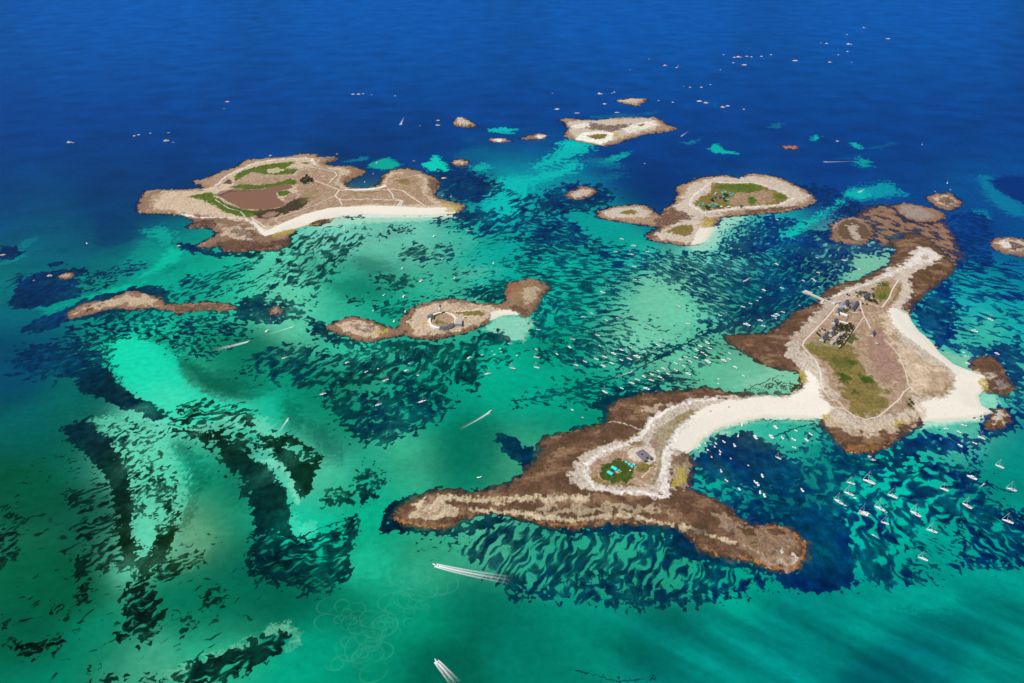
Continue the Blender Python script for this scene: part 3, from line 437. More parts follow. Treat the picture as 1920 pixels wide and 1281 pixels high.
# weed: (poly, coverage, angle deg in picture, across px, along px, softness px, seed[, warp])
WD = [
("890,320 1000,370 1050,340 1150,380 1130,400 1060,400 1010,420 960,410 935,380 900,370",-.1,-25,7,30,10,1),
("1000,380 1060,345 1130,345 1160,375 1130,385 1110,395 1080,395 1040,400 1005,395",1.6,-20,8,25,8,2),
("880,440 905,400 960,405 980,380 1010,385 1005,420 1010,450 960,465 900,462",.5,-25,9,28,8,3),
("840,395 870,392 935,395 915,408 880,425 850,436 835,438 860,418",1.8,-30,8,25,8,4),
("790,330 860,310 900,330 930,350 900,380 875,385 820,365 828,345",1.8,-20,8,30,8,5),
("860,455 940,440 960,470 1000,490 980,520 900,540 850,520 830,480",-1.0,-12,6,26,12,6),
("980,430 1010,405 1060,405 1110,445 1200,465 1290,478 1330,475 1310,520 1220,520 1180,560 1190,620 1180,660 1120,670 1060,650 1040,600 1020,560 960,500",.2,4,5.5,30,12,7,1.2),
("1000,410 1050,405 1090,430 1120,450 1040,465 990,460",.9,8,6,26,10,8,1.2),
("960,450 1000,455 1010,490 970,480",.2,5,6,20,8,9),
("1220,470 1290,475 1340,470 1385,452 1440,430 1500,445 1590,470 1580,500 1560,530 1490,560 1430,580 1390,600 1340,615 1310,600 1290,560 1240,530 1200,500",.55,22,5.5,20,12,10,1.2),
("1355,440 1375,425 1400,410 1470,405 1560,440 1590,460 1560,480 1500,470 1420,470 1390,480 1350,475",1.3,-20,5,16,8,11),
("1350,440 1360,425 1385,412 1430,405 1440,412 1400,440 1370,455 1350,452",.1,-25,6,12,5,12),
("1480,380 1530,380 1570,400 1560,420 1480,470 1500,520 1560,520 1620,470 1680,420 1640,390 1560,350 1500,345",1.2,-25,6,22,12,13),
("1440,500 1500,480 1560,490 1600,490 1580,520 1540,545 1480,570 1440,585 1400,590 1440,540",.8,-22,6,22,10,14,1.2),
("1390,585 1440,560 1530,550 1520,575 1470,600 1430,625 1390,622 1350,632 1330,620",.9,-30,7,40,8,15),
("1000,585 1010,560 1040,560 1060,600 1045,640 1010,640 1000,610",.7,-5,7,20,8,16),
("1040,640 1120,650 1200,640 1260,640 1300,620 1340,640 1330,660 1280,660 1230,680 1160,690 1080,695 1020,680 1000,660",.45,20,6.5,26,10,17,1.3),
("1290,640 1330,625 1360,640 1380,655 1350,680 1310,690 1270,700",.0,25,6,22,8,18,1.2),
("960,745 1000,738 1060,715 1110,705 1170,705 1230,690 1290,700 1330,715 1335,728 1260,735 1200,738 1150,750 1120,765 1040,755 960,762",.35,10,7,30,8,19,1.3),
("1100,760 1130,745 1160,742 1200,735 1260,733 1330,727 1300,733 1210,740 1165,750 1146,763 1142,785 1120,790 1130,775",2,0,8,20,3,20),
("925,812 940,815 960,818 985,835 1012,845 1005,870 985,880 955,855 940,840",2,0,8,20,3,21),
("1060,812 1100,800 1135,793 1100,798 1075,800",2,0,8,20,3,22),
("530,415 560,440 590,430 640,422 650,432 690,420 680,450 650,490 600,545 560,540 490,550 480,545 510,510 520,475",.0,-38,9,18,8,23),
("640,470 700,425 690,445 650,480 620,500",1,-45,7,20,4,24),
("640,405 685,405 684,409 650,410",2,0,6,20,3,25),
("730,425 770,420 775,435 750,440 735,437",.6,-15,6,12,4,26),
("800,410 850,408 845,420 815,422",.3,-15,6,14,4,27),
("710,435 720,438 718,455 710,452",.9,-70,6,12,4,28),
("760,455 850,460 860,480 820,500 770,490 740,480",.3,-15,7,22,8,29),
("700,510 760,515 790,530 760,550 720,545 690,525",.3,15,7,18,8,30),
("820,500 920,500 940,540 860,550 790,540 770,520",-.8,-15,6,22,10,31),
("645,560 690,555 680,570 650,570",.8,15,7,16,5,32),
("545,550 600,555 590,570 550,565",.0,20,6,16,6,33),
("690,570 780,560 830,550 870,545 900,555 860,560 800,566 770,575 750,600 700,590",.2,-15,7,22,6,34),
("870,545 920,530 960,520 965,530 955,540 948,560 935,570 900,565 880,556",.8,-15,7,22,5,35),
("480,545 520,560 560,565 580,590 600,600 610,610 600,625 560,600 500,605 440,595 440,570",1.0,15,8,24,6,36),
("440,572 480,562 500,575 520,598 490,608 450,600",1.9,0,8,24,4,37),
("400,555 450,535 520,500 540,505 500,540 440,560",-.3,-30,7,20,6,38),
("310,550 340,520 400,510 450,490 480,470 500,480 460,520 420,540 400,565 340,565",.1,-28,6,20,7,39),
("200,500 260,490 290,500 230,520 180,525",.2,-15,5,22,8,40),
("160,508 200,508 195,518 170,520",1.2,-5,5,22,3,41),
("140,520 180,520 220,525 200,550 165,545 150,530",.2,-10,5,14,5,42),
("85,495 120,490 125,494 95,502",1.9,0,6,20,3,43),
("0,540 20,520 50,510 40,530 10,545",.1,-35,6,20,5,44),
("18,562 30,540 55,515 95,507 160,503 168,510 145,518 143,530 158,550 140,560 90,572 60,580 20,580",2.2,0,8,20,4,45),
("38,625 60,600 110,585 150,565 185,553 220,548 245,538 275,535 312,542 318,560 330,572 300,585 255,582 220,585 160,597 125,605 80,622",2.2,0,8,20,4,46),
("0,462 30,460 42,472 30,485 0,490",2.2,0,8,20,3,47),
("320,455 365,458 385,467 440,477 480,472 500,468 470,482 400,482 350,472",2,0,8,20,3,48),
("110,620 160,600 230,585 330,590 440,585 460,610 480,640 400,650 330,660 300,640 250,630 200,650 150,660 110,650",.25,8,7,20,8,49),
("180,560 240,588 330,590 300,600 240,600 190,610 130,620",.2,-10,8,20,6,50),
("30,650 110,640 170,640 215,650 200,690 205,715 160,715 80,705 20,700",1.0,-20,7,24,8,51),
("160,690 200,690 215,715 250,740 290,765 310,785 295,788 255,770 210,755 150,735 145,720",1.9,25,8,24,4,52),
("200,640 215,650 210,700 235,735 270,755 300,775 270,770 220,740 195,700",.3,60,6,12,5,53),
("310,775 340,780 330,760 370,750 420,755 450,760 480,770 480,810 430,800 380,795 340,800 300,800",.4,-15,8,28,6,54,1.2),
("300,800 340,805 370,800 420,810 470,820 480,860 440,855 400,840 360,830 330,815",1.2,15,9,26,4,55),
("400,830 440,840 470,850 480,870 500,900 540,925 545,960 540,1000 500,1000 470,960 450,900 420,870",1.8,30,9,30,6,56),
("480,815 510,810 540,815 570,835 600,855 595,890 580,920 570,930 555,920 545,890 520,865 490,850",1.0,25,12,24,4,57),
("340,640 400,640 430,655 390,680 350,665 320,650",.2,10,6,14,6,58),
("450,670 500,650 560,645 600,650 640,660 700,650 760,645 830,690 850,720 800,760 770,740 700,720 640,730 600,735 540,725 480,705",.35,-28,10,26,8,59),
("430,690 480,690 520,700 480,705 440,700",.5,10,7,26,6,60),
("600,735 640,720 700,740 760,730 830,730 860,750 830,790 780,800 740,830 700,840 660,820 620,780",.7,-28,10,24,8,61,1.2),
("680,760 740,750 800,760 830,770 790,800 760,820 720,830 690,810",1.3,-20,10,24,10,62),
("740,640 800,642 860,640 910,620 950,620 960,640 930,670 900,690 910,740 870,730 830,700 780,690 740,670",.75,-35,13,24,6,63),
("905,640 940,650 990,640 990,660 940,690 910,700 890,680",-.4,-15,9,20,6,64),
("600,605 615,618 640,630 675,642 700,645 745,635 765,640 800,642 770,650 720,655 650,650 600,635 570,620",1.6,10,8,24,4,65),
("1000,600 1010,590 1020,570 1050,560 1060,600 1040,640 1010,640 990,620",.3,-10,10,20,6,66),
("660,880 700,870 720,890 740,900 700,920 680,905 660,900",.5,15,8,18,5,67),
("600,920 650,915 700,905 710,920 700,935 660,950 600,950",.9,10,10,24,7,68),
("720,1000 735,975 750,955 790,930 780,925 740,940 720,960 708,990",2.2,0,8,20,2,69),
("715,998 735,975 760,985 800,993 840,993 880,980 920,970 950,970 920,990 880,1000 830,1004 770,1000",2,0,8,20,4,70),
("860,985 920,970 960,972 1040,992 1140,1000 1260,1000 1272,1010 1290,1045 1360,1062 1440,1080 1470,1085 1420,1110 1360,1125 1280,1135 1200,1140 1130,1130 1080,1130 1040,1118 1000,1115 960,1125 930,1100 890,1060 850,1030 830,1010",.25,-52,12,42,6,71,1.1),
("960,1100 1000,1100 1040,1110 1060,1125 1000,1118 965,1122",1.4,0,10,20,5,72),
("1050,1090 1120,1070 1200,1100 1330,1110 1400,1110 1340,1127 1200,1141 1120,1132",.8,-40,16,24,5,73),
("1040,990 1085,992 1135,984 1210,983 1272,992 1290,1008 1310,1030 1360,1048 1400,1055 1440,1070 1477,1078 1500,1075 1480,1085 1420,1070 1340,1060 1290,1048 1268,1035 1262,1005 1200,1000 1100,1003 1050,1000",2.2,0,8,20,3,74),
("780,1010 850,990 900,1000 870,1030 810,1040 780,1025",-.9,-30,9,16,7,75),
("500,965 545,965 550,990 565,1010 620,990 672,965 668,990 655,1040 652,1080 620,1110 580,1100 540,1090 480,1060 465,1020 480,980",.7,-12,8,30,5,76,1.2),
("470,1060 540,1075 600,1100 640,1110 600,1120 540,1100 480,1085",.9,10,12,30,9,77),
("1298,855 1335,850 1365,822 1400,808 1430,826 1455,840 1480,860 1540,850 1580,850 1640,862 1620,890 1640,960 1600,1000 1540,1000 1480,975 1440,980 1400,975 1360,940 1310,918",.75,-25,14,30,10,78),
("1360,860 1400,810 1430,830 1480,900 1500,930 1440,930 1380,900",1.6,0,12,30,8,79),
("1440,800 1520,790 1540,800 1580,850 1500,860 1450,840",-.6,-20,12,26,8,80),
("1350,905 1400,905 1500,940 1440,950 1380,935",.1,25,9,22,6,81),
("1309,859 1325,842 1346,814 1370,818 1402,810 1425,821 1462,844 1481,881 1444,904 1387,904 1350,884 1320,880 1305,874",2.1,0,12,30,6,160),
("1395,728 1430,718 1470,712 1500,716 1500,730 1470,740 1420,742 1395,738",-.1,-20,4,7,5,161),
("1298,850 1322,824 1350,806 1400,795 1440,789 1530,790 1548,806 1540,832 1490,836 1460,826 1430,812 1400,803 1352,808 1322,840",-1.4,-10,10,24,4,163),
("1320,980 1380,985 1440,990 1380,1000 1300,1000",1.9,0,12,30,4,162),
("1380,975 1440,986 1480,988 1500,1000 1520,1030 1510,1055 1495,1072 1477,1078 1440,1072 1460,1090 1500,1112 1560,1110 1600,1100 1600,1040 1590,990 1540,960 1480,970 1420,970",2.2,0,12,30,5,82),
("1470,1085 1500,1078 1530,1050 1560,1060 1560,1100 1500,1105 1440,1110 1400,1108",-.7,-35,12,26,5,83),
("1590,960 1640,880 1700,870 1760,860 1830,880 1860,940 1930,960 1930,1060 1850,1060 1800,1070 1760,1085 1680,1095 1600,1100",.4,-15,15,36,8,84,1.2),
("1590,960 1660,950 1720,960 1740,1080 1680,1095 1600,1090",.4,-75,15,30,6,85),
("1800,970 1930,950 1930,1060 1850,1060 1790,1050",.7,60,12,24,6,86),
("1710,990 1800,985 1800,1060 1720,1085 1700,1040",-.5,35,10,30,8,87),
("1540,850 1620,856 1660,845 1685,825 1710,812 1760,812 1800,818 1850,815 1850,835 1800,850 1740,850 1700,862 1680,880 1640,890 1580,880",1.7,0,12,30,6,88),
("1536,790 1560,820 1575,838 1585,850 1620,856 1600,870 1560,850 1530,810",1.6,0,12,30,4,89),
("1820,880 1840,850 1870,830 1900,820 1930,815 1930,850 1870,900 1900,930 1930,935 1930,950 1850,920 1825,900",-1.6,0,14,30,6,90),
("1818,845 1850,825 1830,870 1840,900 1880,925 1870,930 1830,905 1812,880",.9,50,10,26,5,91),
("1705,585 1715,600 1740,632 1765,655 1800,660 1815,650 1790,640 1800,600 1790,560 1800,520 1790,500 1780,515 1745,545 1715,570",1.7,0,10,30,4,92),
("1800,640 1850,645 1920,640 1930,800 1895,800 1900,760 1880,750 1900,730 1885,692 1862,665 1825,668",1.7,0,12,30,5,93),
("1780,520 1800,480 1860,490 1930,485 1930,640 1870,645 1800,650 1790,600",.15,12,6.5,34,8,94,1.2),
("1800,560 1840,570 1870,560 1900,600 1900,640 1830,640 1800,600",-.6,10,9,30,8,95,1.2),
("1780,400 1850,400 1860,440 1800,480 1790,440",1.2,12,7,30,8,96),
("1790,440 1860,435 1860,490 1800,500",.8,12,6,28,6,97),
("1835,810 1840,790 1858,775 1872,760 1895,765 1905,790 1900,810 1870,822 1845,820",1.9,0,8,20,3,98),
("1870,750 1930,750 1930,785 1895,770",.2,10,8,20,4,99),
("1540,620 1480,600 1500,580 1530,570",1.2,-20,8,24,5,100),
("1600,465 1640,455 1672,462 1675,478 1620,480 1590,485",1.0,-20,8,24,5,101),
("0,900 150,880 250,920 230,1000 420,1000 480,1100 480,1280 0,1280",-1.55,-25,13,30,16,102),
("0,950 30,955 45,1000 30,1050 0,1070",.2,-30,10,22,5,103),
("120,990 220,960 260,1000 270,1060 200,1070 160,1050 180,1030",.2,-25,9,30,6,104,1.2),
("135,1040 200,1040 210,1065 160,1072 150,1085 175,1100 155,1130 135,1145 145,1110",.9,-30,10,30,3,105),
("0,1160 20,1165 15,1178 0,1175",1,0,6,20,3,106),
("10,1205 60,1210 100,1190 145,1200 80,1222 50,1235 20,1218",.9,-20,9,26,3,107),
("95,1125 105,1130 110,1155 103,1155",1.6,0,6,20,2,108),
("165,1250 180,1250 185,1258 165,1262",1.2,0,6,20,2,109),
("225,940 300,930 340,960 330,1000 300,1070 270,1075 235,1050 225,1000",1.0,20,13,26,4,110),
("252,968 275,970 290,1000 285,1022 262,1015 250,990",-2.5,0,10,20,3,111),
("255,1028 285,1030 275,1040 258,1038",-2.5,0,10,20,2,112),
("115,800 165,785 200,820 232,862 245,900 240,960 250,1010 228,990 215,930 190,880 140,825",1.6,40,10,26,4,113),
("170,790 240,790 290,805 300,830 330,900 340,930 320,960 260,940 240,900 230,850 190,815",-.1,-25,8,16,6,114),
("245,880 310,900 340,930 330,960 280,950 245,940",.5,-20,9,16,6,115),
("110,930 200,890 240,950 160,960",.1,-25,8,30,6,116),
("60,860 130,840 210,860 200,890 120,900 70,890",-1.1,-20,6,16,8,117),
("300,1050 330,1040 385,1035 380,1060 340,1075 310,1090 290,1090",.5,-25,8,22,3,118),
("228,1100 280,1095 300,1120 310,1180 270,1205 210,1195 235,1165 230,1130",1.0,-30,12,24,3,119),
("262,1065 290,1068 270,1110 235,1120 250,1090",.9,-40,8,26,3,120),
("375,1120 400,1110 430,1120 410,1140 380,1142",.8,-15,8,20,3,121),
("320,1150 370,1150 375,1180 350,1190 340,1170",.4,10,8,20,4,122),
("320,1265 350,1240 420,1225 460,1205 500,1190 550,1186 545,1200 510,1235 450,1265 400,1285 330,1285",1.3,-25,11,30,2,123),
("170,1285 200,1265 240,1270 220,1285",1.3,-15,8,22,3,124),
("255,1285 270,1265 310,1275 330,1285",.9,-15,8,22,3,125),
("460,1040 485,1020 485,1090 470,1090",1.0,-70,8,22,5,126),
("0,1045 15,1045 10,1065 0,1065",1.5,0,8,22,2,127),
("1060,1255 1120,1268 1180,1278 1230,1268 1230,1274 1180,1282 1120,1274",.3,5,5,40,2,128),
("1150,688 1240,655 1290,625 1350,612 1420,588 1400,602 1350,620 1290,634 1245,662 1160,695",1.4,-25,6,60,3,129),
("1200,590 1290,600 1310,640 1240,650 1190,640",-1.1,5,7,20,8,130),
("150,731 172,711 190,715 207,697 225,722 243,743 289,758 312,785 290,788 258,774 225,765 196,749",2.1,0,8,20,3,140),
("116,800 140,795 170,793 190,812 210,836 238,877 245,929 253,991 262,1030 300,1032 322,985 333,990 320,1022 305,1053 280,1066 256,1062 232,1032 222,970 207,908 170,862 129,826",2.0,0,10,20,3,141),
("225,850 245,870 300,900 330,930 332,975 300,1000 262,960 248,930",.15,-30,8,15,4,142),
("255,976 272,973 288,985 289,1008 280,1021 262,1014 252,995",-3,0,10,20,2,143),("258,1030 270,1027 284,1032 276,1041 262,1038",-3,0,10,20,1.5,144),("268,944 284,940 290,958 276,966",-2.6,0,10,20,2,145),
("413,826 440,835 465,862 501,867 532,908 553,955 540,965 545,991 486,1001 478,960 480,929 450,888 418,867",2.1,0,10,20,3,146),
("517,826 545,815 575,835 600,858 592,885 585,905 580,928 562,930 552,905 540,880 522,860",1.95,0,9,16,3,147),
("530,836 560,834 566,845 545,848",-3,0,9,16,1.5,148),("560,855 585,853 582,862 566,864",-2.5,0,9,16,1.5,149),
("472,848 490,855 517,867 535,885 548,908 556,932 570,940 585,950 600,975 640,972 600,1000 575,1008 552,1000 545,985 553,965 548,945 540,920 528,895 505,872 480,862",-3,0,9,16,2,150),
("1458,447 1480,433 1530,405 1565,385 1582,366 1600,356 1640,345 1675,342 1705,368 1660,372 1620,377 1590,378 1550,402 1512,425 1488,446",-3,0,8,20,4,170),
("480,1000 545,1005 580,1012 630,995 665,970 668,985 652,1040 650,1085 620,1108 580,1098 530,1085 480,1075 472,1040",.75,-12,10,30,4,151,1.2),
("645,975 668,972 660,1020 650,1080 638,1075 645,1020",1.3,-70,10,30,3,152),
("1140,540 1155,540 1155,560 1142,558",1.5,0,7,20,3,131),
]
LINES = [("1155,710 1190,694 1225,677 1262,657 1300,636 1345,617 1400,596 1440,582",2.6,1.3),("1440,578 1480,566 1530,552",3.5,1.2),("1345,606 1400,590 1445,560 1480,545",4,1.3),("960,752 1010,745 1050,740 1075,728 1110,722 1150,708",2.2,1.2),
 ("1385,738 1420,722 1462,704",1.6,1.2),("1440,789 1480,788 1525,790",1.6,1.1),("1400,795 1425,788 1440,789",1.5,.9),("930,440 1000,455 1060,458 1100,452",1.8,.9),("940,480 860,482 800,476 760,482",1.6,.7),("648,409 690,408",1.8,1.2),("870,545 910,536 950,533",2.4,1.2),
 ("1078,1258 1110,1264 1150,1276 1190,1276 1230,1271",1.8,1.0),("1450,820 1500,800 1525,795",3,.9),("1845,900 1870,915 1900,925",2.4,1.2),("560,412 590,404 630,400",1.5,.6),("560,1010 600,990 650,975 670,968",2.6,.9)]
REEF = "1612,402 1630,390 1660,392 1690,400 1700,418 1740,418 1775,410 1772,425 1785,450 1800,475 1790,490 1770,468 1752,452 1722,436 1690,432 1665,428 1640,432 1632,418"
WD = [w for w in WD if -2.2 < w[1] < 1.9]+[w for w in WD if w[1] >= 1.9]+[w for w in WD if w[1] <= -2.2]
WD.sort(key=lambda w: 1 if w[6] in (142,) else 0)
WD += [w for w in WD if w[6] in (110,) and False]+[w for w in WD if w[1] <= -2.2]
WDP = [(PW(w[0]),)+tuple(w[1:])+((1.,) if len(w) == 7 else ()) for w in WD]
TIP = [(PW(t[0]),)+tuple(t[1:]) for t in TI]
ISP = {k: PW(v) for k, v in ISL.items()}
RINGS = []
_r = np.random.RandomState(5)
for k in range(70):
    t = _r.rand()
    if t < .45: c = (_r.normal(775,22), _r.normal(1095,30))
    elif t < .85: c = (_r.normal(680,34), _r.normal(1175,26))
    else: c = (_r.normal(670,18), _r.normal(1230,14))
    RINGS.append((c[0], c[1], abs(_r.normal(11,7))+4))
RINGS += [(612,1135,18),(828,1095,28),(800,1093,14),(767,1168,11),(375,882,14),(368,884,10),(697,1205,12)]
def sea(px, py, quick=False):
    """returns clear-bottom colour with painted far haze (linear display), weed colour, weed field"""
    x, y = P2W(px, py)
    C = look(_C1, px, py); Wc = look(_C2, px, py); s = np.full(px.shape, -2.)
    m = mpp(px, py)
    # slow variation of the bottom
    n = fb(x/140., y/140., 3, 3)
    C = C*(1+.07*n)[...,None]
    n2 = fb(x/260.+.2*n, y/70., 9, 4)
    top = ss(420, 150, py)
    C = C*(1+(.03*n2*top))[...,None]
    dr = fb((x*.78-y*.61)/330., (x*.61+y*.78)/42., 12, 4)       # sand streaks on the deep right foreground
    k = ss(1080,1160,py)*ss(1000,1300,px)
    C = C*np.exp((.2*dr*k*.85)[...,None])
    for poly, rgb, al, so, rg in TIP:
        c = crop(x, y, poly, 60)
        if not c.any(): continue
        q = mpp(0, W2P(poly[:,0].mean(), poly[:,1].mean())[1])
        xx, yy = x[c], y[c]; r = rg*q*1.3
        xx = xx+r*fb(xx/(9*q), yy/(14*q), 21, 3)
        yy = yy+r*1.6*fb(xx/(9*q), yy/(14*q), 25, 3)
        d = sdist(xx, yy, poly)/q
        w = al*ss(-so, so, d)
        C[c] = C[c]*(1-w[:,None])+lin(rgb)*w[:,None]
    for poly, cov, ang, ac, alg, so, seed, wp in WDP:
        c = crop(x, y, poly, 50)
        if not c.any(): continue
        mx, my = poly[:,0].mean(), poly[:,1].mean(); cx, cy = W2P(mx, my); q = mpp(0, cy)
        e = 1.; x1, y1 = P2W(cx, cy+e); x0, y0 = P2W(cx, cy)
        xx, yy = x[c], y[c]
        qy = abs(float(y1-y0))                                      # metres per px going away
        r = ((4+.6*so) if cov < 1.9 else (2.2+.3*so))*q
        d = sdist(xx+r*fb(xx/(14*q), yy/(18*q), seed+40, 2), yy+1.7*r*fb(xx/(14*q), yy/(18*q), seed+50, 2), poly)/q
        d = d+1.3*fb(xx/(4.5*q), yy/(7*q), seed+90, 3, .6)
        u = (xx-mx)/q; v = -(yy-my)/qy
        a = math.radians(ang); ca, sa = math.cos(a), math.sin(a)
        al_, acx = u*ca+v*sa, -u*sa+v*ca
        if ac <= 7.6: ac = ac*.56; alg = alg*.75; wp = wp*.8
        else: ac = ac*.76; alg = alg*.85
        wu = fb(al_/(alg*1.1), acx/(ac*3.4), seed+7, 2)*ac*.8*wp
        acx = acx+wu*.5
        pat = .95*fb(al_/(alg*1.0), acx/(ac*1.05), seed, 3 if alg < 33 else 2, .5 if alg < 24 else .38)+(.22 if alg < 24 else .08)*fb(xx/(3*q), yy/(4*q), seed+60, 2)+.3*fb(al_/(alg*2.6), acx/(ac*6), seed+80, 2)
        if quick and cov > 1.9: pat = pat*.2
        w = ss(-so, so, d)
        val = pat+cov
        s[c] = s[c]*(1-w)+val*w
    for ln, wd_, v_ in LINES:
        lw = PW(ln); c = crop(x, y, lw, 20)
        if not c.any(): continue
        q = float(mpp(0, W2P(lw[:,0].mean(), lw[:,1].mean())[1])); xx, yy = x[c], y[c]
        d = ldist(xx+1.5*q*fb(xx/(12*q), yy/(20*q), 61, 3), yy+1.5*q*fb(xx/(12*q), yy/(20*q), 62, 3), lw)/q
        w = ss(wd_, wd_*.5, d); s[c] = s[c]*(1-w)+v_*w
    for k_, poly in ISP.items():                                   # submerged kelp skirt round the rocks
        c = crop(x, y, poly, 60)
        if not c.any(): continue
        q = mpp(0, W2P(poly[:,0].mean(), poly[:,1].mean())[1])
        xx, yy = x[c], y[c]
        d = sdist(xx+3*fb(xx/17, yy/17, 71, 2), yy+4*fb(xx/17, yy/17, 72, 2), poly)/q
        wd = {'reef': 12, 'main': 10, 'loch': 8, 'drenec': 9, 'fort': 6, 'fortwest': 6, 'longreef': 6}.get(k_, 7)
        w = ss(-wd, -wd*.35, d)
        sand = np.zeros(xx.shape)
        for z in SANDW.get(k_, []): sand = np.maximum(sand, ss(-14*q, -6*q, sdist(xx, yy, z)))
        w = w*(1-sand)
        s[c] = np.maximum(s[c], s[c]*(1-w)+2*w)
        w2 = ss(-7.5 if k_ == 'main' else -3.5, -.6, d)*(1-sand)*(.55+.3*fb(xx/9, yy/12, 77, 2))
        col = lin((82,66,42)); w2 = np.clip(w2, 0, .85)
        Wc[c] = Wc[c]*(1-w2[:,None])+col*w2[:,None]
    # reddish kelp reef just below the surface
    k = np.clip(.07+.08*fb(x/60, y/90, 201, 3), 0, .3)[...,None]; Wc = Wc*(1-k)+C*k*.7
    Wc = Wc*np.exp(.22*fb(x/14, y/20, 211, 4, .65)+.12*n)[...,None]
    rp = PW(REEF); c = crop(x, y, rp, 40)
    if c.any():
        q = 1.4; xx, yy = x[c], y[c]
        d = sdist(xx+12*fb(xx/30, yy/40, 81), yy+16*fb(xx/30, yy/40, 84), rp)/q
        n = fb(xx/16+yy/50, yy/26, 91, 4, .6)
        w = ss(-8, 4, d)
        s[c] = s[c]*(1-w)+2.*w
        w3 = np.clip(w*ss(-.9, 1.4, n)*.45, 0, 1)[:,None]
        Wc[c] = Wc[c]*(1-w3)+lin((96,62,72))*w3
    # anchor-chain rings scoured in the sand
    g = np.zeros(px.shape)
    for cx, cy, r in RINGS:
        a, b = P2W(cx, cy); q = mpp(0, cy); r = r*q
        c = (abs(x-a) < r*1.3+6) & (abs(y-b) < r*1.3+6)
        if not c.any(): continue
        xx, yy = x[c]-a, y[c]-b
        rr = np.sqrt(xx**2+yy**2)*(1+.12*np.sin(np.arctan2(yy, xx)*2+cx))
        g[c] = np.maximum(g[c], np.exp(-((rr-r)/(.7))**2)*(.26+.18*np.sin(np.arctan2(yy, xx)+cy)))
    C = C+(g*.5)[...,None]*(lin((90,190,155))-C)
    return C, Wc, s
SANDW = {k: [] for k in ISL}
for z in Z:
    if z[1] == 'p' and z[3] == 'sand': SANDW[z[0]].append(PW(z[2]))
